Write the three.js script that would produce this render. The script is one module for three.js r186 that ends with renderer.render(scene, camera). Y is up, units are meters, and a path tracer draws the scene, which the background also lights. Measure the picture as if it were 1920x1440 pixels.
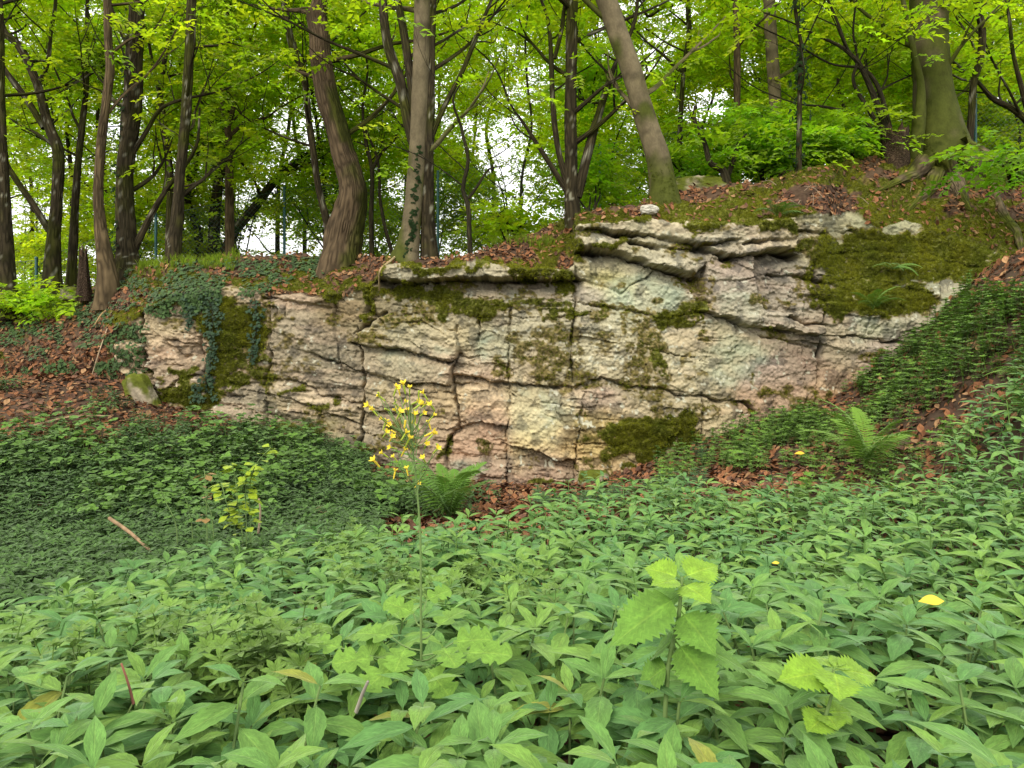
import * as THREE from 'three';
import { mergeGeometries } from 'three/addons/utils/BufferGeometryUtils.js';

// ---------------------------------------------------------------- camera, sky, sun, exposure
const scene = new THREE.Scene();
const EYE = 1.6, F = 1250, HZ = 620;                    // eye height (m), focal length and horizon of the 1920 x 1440 photograph
const camera = new THREE.PerspectiveCamera(59.9, 4 / 3, 0.05, 900);
camera.position.set(0, EYE, 0); camera.lookAt(0, EYE, -1);
camera.setViewOffset(1920, 1440, 0, 100, 1920, 1440);   // lens shift: horizon a little above the middle
const SKY = 1.15;
{
  const W = 128, H = 64, a = new Float32Array(W * H * 4);
  for (let j = 0; j < H; j++) for (let i = 0; i < W; i++) {
    const el = ((j + 0.5) / H - 0.5) * Math.PI, az = (i + 0.5) / W * Math.PI * 2, up = Math.max(0, Math.sin(el));
    const c = 0.04 * Math.sin(az * 3 + Math.sin(el * 5) * 2) + 0.03 * Math.sin(az * 7 + el * 9);
    const l = SKY * (0.97 + 0.2 * up + c), k = (j * W + i) * 4;
    a[k] = l * 0.985; a[k + 1] = l * 0.995; a[k + 2] = l; a[k + 3] = 1;
  }
  const t = new THREE.DataTexture(a, W, H, THREE.RGBAFormat, THREE.FloatType);
  t.mapping = THREE.EquirectangularReflectionMapping; t.magFilter = t.minFilter = THREE.LinearFilter; t.needsUpdate = true;
  scene.background = t; scene.environment = t;
}
const sun = new THREE.DirectionalLight(0xfff3e2, 1.5);
sun.position.set(-9, 16, 9); sun.target.position.set(0, 1, -6); sun.castShadow = true; sun.shadow.radius = 34;
sun.shadow.mapSize.set(2048, 2048);
Object.assign(sun.shadow.camera, { left: -16, right: 16, top: 16, bottom: -16, near: 1, far: 60 });
scene.add(sun, sun.target);
const renderer = new THREE.WebGLRenderer({ antialias: true });
renderer.setSize(1024, 768);
renderer.toneMapping = THREE.LinearToneMapping;
renderer.toneMappingExposure = 1.85;
renderer.shadowMap.enabled = true;

// ---------------------------------------------------------------- helpers
const V = (x, y, z) => new THREE.Vector3(x, y, z);
function rng(s) { return () => { s |= 0; s = s + 0x6D2B79F5 | 0; let t = Math.imul(s ^ s >>> 15, 1 | s); t = t + Math.imul(t ^ t >>> 7, 61 | t) ^ t; return ((t ^ t >>> 14) >>> 0) / 4294967296; }; }
const R = rng(7);
const rr = (a, b, r = R) => a + (b - a) * r();
const clamp = (x, a, b) => x < a ? a : x > b ? b : x;
const sstep = (a, b, x) => { const t = clamp((x - a) / (b - a), 0, 1); return t * t * (3 - 2 * t); };
const mix = (a, b, t) => a + (b - a) * t;
const hash = (x, y, z) => { let h = Math.imul(x, 374761393) ^ Math.imul(y, 668265263) ^ Math.imul(z, 2147483647 - 1640531527); h = Math.imul(h ^ h >>> 13, 1274126177); return ((h ^ h >>> 16) >>> 0) / 4294967296; };
function vn(x, y, z = 0) {
  const X = Math.floor(x), Y = Math.floor(y), Z = Math.floor(z); let u = x - X, v = y - Y, w = z - Z;
  u = u * u * (3 - 2 * u); v = v * v * (3 - 2 * v); w = w * w * (3 - 2 * w);
  const l = (c) => mix(mix(hash(X, Y, c), hash(X + 1, Y, c), u), mix(hash(X, Y + 1, c), hash(X + 1, Y + 1, c), u), v);
  return (w ? mix(l(Z), l(Z + 1), w) : l(Z)) * 2 - 1;
}
function fbm(x, y, z = 0, o = 4) { let s = 0, a = 0.5; for (let i = 0; i < o; i++) { s += a * vn(x, y, z + i * 17); x *= 2.03; y *= 2.03; z *= 2.03; a *= 0.5; } return s; }
const lin = (c) => { c /= 255; return c <= 0.04045 ? c / 12.92 : ((c + 0.055) / 1.055) ** 2.4; };
const P = (px, py, d) => V((px - 960) * d / F, EYE - (py - HZ) * d / F, -d);    // a point seen at (px, py), d metres away
const toPx = (p) => [960 + p.x / -p.z * F, HZ - (p.y - EYE) / -p.z * F];
function curve(list) {                                    // piecewise linear y(x)
  return (x) => { if (x <= list[0][0]) return list[0][1]; for (let i = 1; i < list.length; i++) if (x <= list[i][0]) { const [a, b] = list[i - 1], [c, d] = list[i]; return b + (d - b) * (x - a) / (c - a); } return list[list.length - 1][1]; };
}
const used = {};
function numbered(n) { const k = used[n] = (used[n] ?? -1) + 1; return k ? n + '_' + String(k).padStart(3, '0') : n; }
function tag(o, label, category, group, kind) { o.userData = { label, category }; if (group) o.userData.group = group; if (kind) o.userData.kind = kind; return o; }
function thing(name, label, category, group, pos) { const g = new THREE.Group(); g.name = numbered(name); if (pos) g.position.copy(pos); scene.add(tag(g, label, category, group)); return g; }
function mesh(name, geo, mat, parent) { const m = new THREE.Mesh(geo, mat); m.name = name; m.castShadow = m.receiveShadow = true; if (parent) parent.add(m); else { m.name = numbered(name); scene.add(m); } return m; }
function instanced(name, geo, mat, mats, cols, parent) {
  const m = new THREE.InstancedMesh(geo, mat, mats.length); m.name = parent ? name : numbered(name); m.castShadow = m.receiveShadow = true;
  mats.forEach((q, i) => m.setMatrixAt(i, q)); if (cols) cols.forEach((c, i) => m.setColorAt(i, c));
  (parent ?? scene).add(m); return m;
}
class GB {                                                // geometry builder
  constructor() { this.p = []; this.c = []; this.u = []; this.i = []; }
  get n() { return this.p.length / 3; }
  v(x, y, z, c, u = 0, w = 0) { this.p.push(x, y, z); if (c) this.c.push(c[0], c[1], c[2]); this.u.push(u, w); return this.n - 1; }
  t(a, b, c) { this.i.push(a, b, c); }
  q(a, b, c, d) { this.i.push(a, b, c, a, c, d); }
  geo() {
    const g = new THREE.BufferGeometry();
    g.setAttribute('position', new THREE.Float32BufferAttribute(this.p, 3)); g.setAttribute('uv', new THREE.Float32BufferAttribute(this.u, 2));
    if (this.c.length) g.setAttribute('color', new THREE.Float32BufferAttribute(this.c, 3));
    g.setIndex(this.i); g.computeVertexNormals(); return g;
  }
}
function tube(g, pts, opt = {}) {                         // pts: [{p, r}]; a knobbly tapering tube through them
  const { seg = 8, step = 0.12, rough = 0.08, col, seed = 0, cap = true, flare = 0 } = opt;
  if (pts.length < 2) return g;
  const cv = new THREE.CatmullRomCurve3(pts.map((q) => q.p), false, 'centripetal'), L = cv.getLength(), n = clamp(Math.ceil(L / step), 2, 160);
  let nx = V(1, 0, 0); const start = g.n, around = Math.max(1, Math.round(pts[pts.length >> 1].r * 6.28 / 0.3)); let along = 0, last = null;
  for (let k = 0; k <= n; k++) {
    const t = k / n, p = cv.getPoint(t), tg = cv.getTangent(t), f = t * (pts.length - 1), i = Math.min(pts.length - 2, Math.floor(f)), r0 = mix(pts[i].r, pts[i + 1].r, f - i);
    if (last) along += p.distanceTo(last); last = p.clone();
    if (Math.abs(tg.dot(nx)) > 0.95) nx = V(0, 0, 1);
    nx = nx.clone().sub(tg.clone().multiplyScalar(nx.dot(tg))).normalize(); const by = tg.clone().cross(nx);
    for (let s = 0; s <= seg; s++) {
      const a = s / seg * Math.PI * 2, ca = Math.cos(a), sa = Math.sin(a);
      let r = r0 * (1 + rough * 2 * fbm(ca * 1.3 + seed, sa * 1.3 + along * 0.5 / Math.max(0.05, r0) * 0.25, along * 3, 3));
      if (flare && along < 0.55) r *= 1 + flare * (1 - along / 0.55) ** 2 * (0.55 + 0.65 * Math.max(-0.3, Math.sin(a * 3 + seed) + 0.4 * Math.sin(a * 5 + seed * 2)));
      const x = p.x + (nx.x * ca + by.x * sa) * r, y = p.y + (nx.y * ca + by.y * sa) * r, z = p.z + (nx.z * ca + by.z * sa) * r;
      g.v(x, y, z, col ? col(x, y, z, along, a, r) : null, s / seg * around, along / 2.6);
    }
  }
  const w = seg + 1;
  for (let k = 0; k < n; k++) for (let s = 0; s < seg; s++) g.q(start + k * w + s, start + k * w + s + 1, start + (k + 1) * w + s + 1, start + (k + 1) * w + s);
  if (cap) { const e = last, c0 = start + n * w, m = g.v(e.x, e.y, e.z, col ? col(e.x, e.y, e.z, along, 0, 0) : null, 0, 0); for (let s = 0; s < seg; s++) g.t(c0 + s, c0 + s + 1, m); }
  return g;
}
function leafShape(g, L, W, o = {}) {                     // a leaf from the origin along +z, upper side +y
  const { n = 7, teeth = 0, droop = 0.25, fold = 0.25, peak = 0.42, stalk = 0.1, m = null, col, twist = 0, wav = 0 } = o;
  const start = g.n, tmp = V(0, 0, 0), cuts = [];
  for (let k = 0; k <= n; k++) {
    const t = k / n, b = t < stalk ? 0.035 : 0, s = clamp((t - stalk) / (1 - stalk), 0, 1);
    let w = W * 0.5 * Math.sin(Math.PI * s ** (Math.log(0.5) / Math.log(peak))) ** (s < peak ? 0.75 : 1.2); w = Math.max(w, b * L * 0.3, 0.0004);
    if (teeth && s > 0.08 && s < 0.95) w *= k % 2 ? 1 + teeth : 1 - teeth;
    const y = -droop * L * t * t, z = L * (t - 0.16 * droop * t * t * t), tw = twist * t;
    cuts.push([w, y, z, tw, t]);
  }
  for (const [w, y, z, tw, t] of cuts) for (const s of [-1, 0, 1]) {
    tmp.set(s * w * Math.cos(tw), y + (s ? fold * w : 0) + s * w * Math.sin(tw) + (s ? wav * W * Math.sin(t * 14 + s) : 0), z); if (m) tmp.applyMatrix4(m);
    g.v(tmp.x, tmp.y, tmp.z, col, 0.5 + s * 0.5, t);
  }
  for (let k = 0; k < n; k++) for (let s = 0; s < 2; s++) { const a = start + k * 3 + s; g.q(a, a + 3, a + 4, a + 1); }
  return g;
}
const M4 = (x, y, z, rx = 0, ry = 0, rz = 0, s = 1) => new THREE.Matrix4().compose(V(x, y, z), new THREE.Quaternion().setFromEuler(new THREE.Euler(rx, ry, rz, 'YXZ')), V(s, s, s));
function between(a, b, up = V(0, 1, 0)) {                 // a frame at a whose z points to b
  const z = b.clone().sub(a).normalize(), x = up.clone().cross(z).normalize(), y = z.clone().cross(x);
  return new THREE.Matrix4().makeBasis(x, y, z).setPosition(a);
}
function tex(w, h, f, srgb) {
  const a = new Uint8Array(w * h * 4);
  for (let j = 0; j < h; j++) for (let i = 0; i < w; i++) { const c = f(i / w, j / h, i, j), k = (j * w + i) * 4; a[k] = clamp(c[0], 0, 255); a[k + 1] = clamp(c[1], 0, 255); a[k + 2] = clamp(c[2], 0, 255); a[k + 3] = 255; }
  const t = new THREE.DataTexture(a, w, h); t.magFilter = THREE.LinearFilter; t.minFilter = THREE.LinearMipmapLinearFilter; t.generateMipmaps = true; t.wrapS = t.wrapT = THREE.RepeatWrapping;
  if (srgb) t.colorSpace = THREE.SRGBColorSpace; t.needsUpdate = true; return t;
}
const tint = (r, g, b) => new THREE.Color().setRGB(r, g, b);

// ---------------------------------------------------------------- materials
const tile = (u, v, f, s) => { // periodic noise
  const a = u * f, b = v * f; let r = 0;
  const X = Math.floor(a), Y = Math.floor(b), x = a - X, y = b - Y, k = (i, j) => hash(((X + i) % f + f) % f, ((Y + j) % f + f) % f, s), e = (t) => t * t * (3 - 2 * t);
  return mix(mix(k(0, 0), k(1, 0), e(x)), mix(k(0, 1), k(1, 1), e(x)), e(y));
};
const tile2 = (u, v, fx, fy, s) => { const a = u * fx, b = v * fy, X = Math.floor(a), Y = Math.floor(b), x = a - X, y = b - Y, k = (i, j) => hash(((X + i) % fx + fx) % fx, ((Y + j) % fy + fy) % fy, s), e = (t) => t * t * (3 - 2 * t); return mix(mix(k(0, 0), k(1, 0), e(x)), mix(k(0, 1), k(1, 1), e(x)), e(y)); };
const veinAt = (u, v) => { const x = Math.abs(u - 0.5) * 2, q = (v - x * 0.32) * 9, d = Math.abs(q - Math.round(q)); return Math.max(Math.exp(-((x / 0.06) ** 2)), 0.6 * Math.exp(-((d / 0.09) ** 2)) * (1 - x * 0.7)); };
const leafMap = tex(64, 256, (u, v) => { const k = 208 + 40 * (tile(u, v, 8, 3) - 0.5) + 26 * (tile(u, v, 32, 4) - 0.5), e = veinAt(u, v), s = tile(u, v, 16, 9) > 0.955 ? 0.72 : 1; return [(k + 40 * e) * s, (k + 28 * e) * s, (k + 34 * e) * s]; }, true);
const leafBump = tex(64, 256, (u, v) => { const e = 170 - 120 * veinAt(u, v) + 40 * (tile(u, v, 24, 5) - 0.5); return [e, e, e]; });
const plainMap = tex(64, 64, (u, v) => { const k = 215 + 50 * (tile(u, v, 6, 3) - 0.5) + 30 * (tile(u, v, 20, 4) - 0.5); return [k, k, k]; }, true);
const leafMat = (r, g, b, o = {}) => new THREE.MeshPhysicalMaterial({ color: tint(r, g, b), roughness: 0.92, transmission: 0.3, thickness: 0, side: THREE.DoubleSide, map: leafMap, bumpMap: leafBump, bumpScale: 0.0012, clearcoat: 0.1, clearcoatRoughness: 0.45, specularIntensity: 0.45, ...o });
const mercury = [leafMat(0.175, 0.37, 0.07), leafMat(0.205, 0.41, 0.074), leafMat(0.145, 0.34, 0.08), leafMat(0.24, 0.44, 0.07)], wilted = leafMat(0.38, 0.42, 0.06);
const stemMat = new THREE.MeshStandardMaterial({ color: tint(0.12, 0.19, 0.05), roughness: 0.8 });
const herbStuff = leafMat(1, 1, 1);
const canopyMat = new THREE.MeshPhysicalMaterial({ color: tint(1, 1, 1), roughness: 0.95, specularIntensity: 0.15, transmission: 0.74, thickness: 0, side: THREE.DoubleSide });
const litterMat = new THREE.MeshPhysicalMaterial({ specularIntensity: 0.3, color: tint(1, 1, 1), roughness: 0.85, side: THREE.DoubleSide, map: plainMap });
const twigMat = new THREE.MeshStandardMaterial({ color: tint(0.2, 0.14, 0.085), roughness: 0.9 });
const barkBump = tex(128, 512, (u, v) => { const q = Math.abs(tile2(u + 0.06 * tile(u, v, 6, 2), v, 16, 20, 6) - 0.5) * 2, k = 255 * clamp(q * 1.5, 0, 1) * 0.8 + 50 * tile(u, v, 32, 8); return [k, k, k]; });
const barkMap = tex(128, 512, (u, v) => { const q = Math.abs(tile2(u + 0.06 * tile(u, v, 6, 2), v, 16, 20, 6) - 0.5) * 2, k = 165 + 70 * clamp(q * 1.5, 0, 1) + 40 * (tile(u, v, 40, 8) - 0.5); return [k, k, k]; }, true);
const smoothMap = tex(128, 512, (u, v) => { const k = 222 + 34 * (tile2(u, v, 8, 40, 6) - 0.5) + 26 * (tile2(u, v, 30, 150, 2) - 0.5); return [k, k, k]; }, true);
const barkMat = new THREE.MeshPhysicalMaterial({ vertexColors: true, specularIntensity: 0.25, roughness: 0.95, map: barkMap, bumpMap: barkBump, bumpScale: 0.012 });
const beechMat = new THREE.MeshPhysicalMaterial({ vertexColors: true, specularIntensity: 0.25, roughness: 0.85, map: smoothMap, bumpMap: smoothMap, bumpScale: 0.004 });
const rockBump = tex(256, 256, (u, v) => { const k = 255 * (0.5 * tile(u, v, 16, 6) + 0.3 * tile(u, v, 40, 2) + 0.2 * tile(u, v, 100, 4)); return [k, k, k]; });
const rockMat = new THREE.MeshPhysicalMaterial({ vertexColors: true, specularIntensity: 0.25, roughness: 0.92, bumpMap: rockBump, bumpScale: 0.008 });
const soilMat = new THREE.MeshPhysicalMaterial({ vertexColors: true, specularIntensity: 0.25, roughness: 0.97, bumpMap: rockBump, bumpScale: 0.01 });
const stickMat = new THREE.MeshPhysicalMaterial({ vertexColors: true, specularIntensity: 0.3, roughness: 0.9 });
const mossMat = new THREE.MeshPhysicalMaterial({ color: tint(1, 1, 1), roughness: 1, specularIntensity: 0.1, side: THREE.DoubleSide, transmission: 0.2, thickness: 0 });

// ---------------------------------------------------------------- lie of the land
const D = (px) => mix(7.5, 6.3, clamp((px - 200) / 1700, -0.4, 1.25));                     // how far away the rock face stands
const skyline = curve([[-400, 600], [0, 585], [100, 572], [180, 540], [260, 506], [350, 490], [450, 478], [560, 474], [640, 482], [700, 482], [800, 484], [880, 484], [930, 462], [1000, 437], [1060, 410], [1120, 394], [1200, 382], [1300, 350], [1400, 340], [1500, 324], [1600, 304], [1650, 296], [1800, 300], [1920, 318], [2300, 330]]);
const lip = curve([[-400, 690], [0, 690], [170, 660], [215, 622], [290, 575], [340, 552], [420, 545], [505, 551], [600, 556], [690, 545], [722, 520], [724, 503], [800, 505], [880, 502], [960, 506], [1076, 508], [1079, 428], [1120, 418], [1180, 416], [1300, 428], [1400, 424], [1480, 408], [1560, 404], [1640, 418], [1720, 430], [1800, 452], [1880, 490], [1960, 520], [2300, 560]]);
const foot = curve([[-400, 720], [0, 712], [200, 705], [280, 745], [380, 772], [460, 797], [560, 815], [640, 832], [690, 862], [760, 880], [860, 892], [950, 908], [1070, 908], [1150, 888], [1250, 858], [1320, 828], [1400, 798], [1480, 782], [1550, 757], [1640, 692], [1740, 622], [1770, 570], [1830, 522], [1890, 480], [1960, 500], [2300, 540]]);
const slopeBack = curve([[-400, 0.013], [200, 0.011], [700, 0.011], [1080, 0.0105], [1540, 0.0085], [1700, 0.008], [2300, 0.009]]);
function recede(px, py) { let s = Math.max(0, lip(px) - py) * slopeBack(px); const m = sstep(1535, 1585, px) * sstep(610, 430, py); return s + m * 0.55; }
const ridgeD = (px) => D(px) + recede(px, skyline(px));
const pxAt = (x, z) => { let px = 960 + x / 7 * F; for (let i = 0; i < 4; i++) px = 960 + x / D(px) * F; return clamp(px, -400, 2300); };
const ctrl = [];
for (const [px, d, y] of [[0, 2.2, .45], [200, 2.4, .47], [500, 2.8, .48], [0, 3.1, .33], [0, 4, .22], [0, 5, .42], [0, 6, .73], [0, 7, 1.04], [300, 5, .35], [300, 3.6, .3], [300, 6.3, .69], [500, 5.2, .3], [500, 4, .28], [600, 4.5, .25], [700, 4.3, .27], [850, 4.2, .35], [900, 5.5, .2], [960, 3.2, .49], [1050, 3.5, .53],
  [1200, 3.7, .53], [1500, 3.7, .5], [1700, 3.7, .55], [1850, 2.5, .7], [1500, 2.5, .55], [1900, 3.6, .98], [1920, 4.2, 1.3], [1900, 4.6, 1.65], [1900, 5.3, 2.0], [1750, 4.6, .88], [1700, 5.6, 1.12], [1600, 4.3, .66], [1600, 5, .7], [1400, 5.2, .5], [1200, 5.2, .3], [960, 1.2, .785], [960, 2, .64], [300, 1.2, .76], [1700, 1.2, .81], [-400, 5, .7], [-400, 7, 1.2], [2400, 4, 1.9], [2400, 5.6, 2.5]]) ctrl.push([(px - 960) * d / F, -d, y]);
for (const [x, z, y] of [[-.6, -.5, .91], [.6, -.5, .92], [0, 1, 1.15], [-3, 1, 1.05], [3, 1, 1.3], [-3, -.5, .8], [3, -.5, 1.1], [-6, 1, 1], [6, 1, 1.8]]) ctrl.push([x, z, y]);
for (const px of [-300, -100, 80, 200, 280, 380, 460, 560, 690, 800, 950, 1070, 1200, 1320, 1400, 1480, 1550, 1640, 1740, 1830, 1890, 2000, 2200]) { const d = D(px) - 0.02; ctrl.push([(px - 960) * d / F, -d, EYE - (foot(px) - HZ) * d / F]); }
const phi = (r2) => r2 > 1e-9 ? r2 * Math.log(r2) * 0.5 : 0;
const tps = (() => {                                       // thin-plate spline through the control points
  const n = ctrl.length, N = n + 3, A = [];
  for (let i = 0; i < N; i++) A.push(new Float64Array(N + 1));
  for (let i = 0; i < n; i++) {
    for (let j = 0; j < n; j++) A[i][j] = phi((ctrl[i][0] - ctrl[j][0]) ** 2 + (ctrl[i][1] - ctrl[j][1]) ** 2);
    A[i][i] += 0.05; A[i][n] = A[n][i] = 1; A[i][n + 1] = A[n + 1][i] = ctrl[i][0]; A[i][n + 2] = A[n + 2][i] = ctrl[i][1]; A[i][N] = ctrl[i][2];
  }
  for (let c = 0; c < N; c++) {
    let p = c; for (let r = c + 1; r < N; r++) if (Math.abs(A[r][c]) > Math.abs(A[p][c])) p = r;
    [A[c], A[p]] = [A[p], A[c]];
    for (let r = 0; r < N; r++) if (r !== c) { const k = A[r][c] / A[c][c]; if (k) for (let q = c; q <= N; q++) A[r][q] -= k * A[c][q]; }
  }
  return A.map((row, i) => row[N] / row[i]);
})();
function frontH(x, z) {
  x = clamp(x, -9, 9); z = clamp(z, -8.2, 2);
  let s = tps[ctrl.length] + tps[ctrl.length + 1] * x + tps[ctrl.length + 2] * z;
  for (let i = 0; i < ctrl.length; i++) s += tps[i] * phi((x - ctrl[i][0]) ** 2 + (z - ctrl[i][1]) ** 2);
  return s;
}
function plateauH(x, z) {
  const px = pxAt(x, z), d = ridgeD(px), y = EYE - (skyline(px) - HZ) * d / F - 0.06, b = Math.max(0, -z - d);
  return y - Math.min(1.1, b * 0.045) - 0.8 * sstep(6, 40, b);
}
function groundH(x, z) {
  const px = pxAt(x, z), d0 = D(px), t = sstep(mix(d0, ridgeD(px), 0.55) + 0.12, ridgeD(px) + 0.12, -z);
  let y = t < 1 ? frontH(x, z) : 0; if (t > 0) y = mix(y, plateauH(x, z), t);
  return y + 0.025 * fbm(x * 2.2, z * 2.2, 5, 3) * sstep(0.3, 1, Math.hypot(x, z));
}
const soilCol = (x, y, z) => { const a = fbm(x * 3, z * 3, y * 3, 4), b = vn(x * 37, z * 37, y * 37); return [0.068 + 0.03 * a + 0.02 * b, 0.045 + 0.02 * a + 0.014 * b, 0.029 + 0.012 * a + 0.009 * b]; };
{
  const axis = (lo, hi, s, far) => { const a = []; for (let x = lo; x <= hi + 1e-6; x += s) a.push(x); let k = s; for (let x = hi; x < far;) { k *= 1.5; x += k; a.push(x); } k = s; for (let x = lo; x > -far;) { k *= 1.5; x -= k; a.unshift(x); } return a; };
  const xs = axis(-8, 8, 0.075, 400), zs = axis(-10, 1.4, 0.075, 400), g = new GB();
  for (const z of zs) for (const x of xs) { const y = groundH(x, z); g.v(x, y, z, soilCol(x, y, z), x, z); }
  const w = xs.length; for (let j = 0; j < zs.length - 1; j++) for (let i = 0; i < w - 1; i++) { const a = j * w + i; g.q(a, a + w, a + w + 1, a + 1); }
  const o = mesh('ground', g.geo(), soilMat); o.userData = { kind: 'structure', label: 'brown woodland soil of the hollow in front of the rock', category: 'ground' };
}
console.log('ground');

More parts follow.
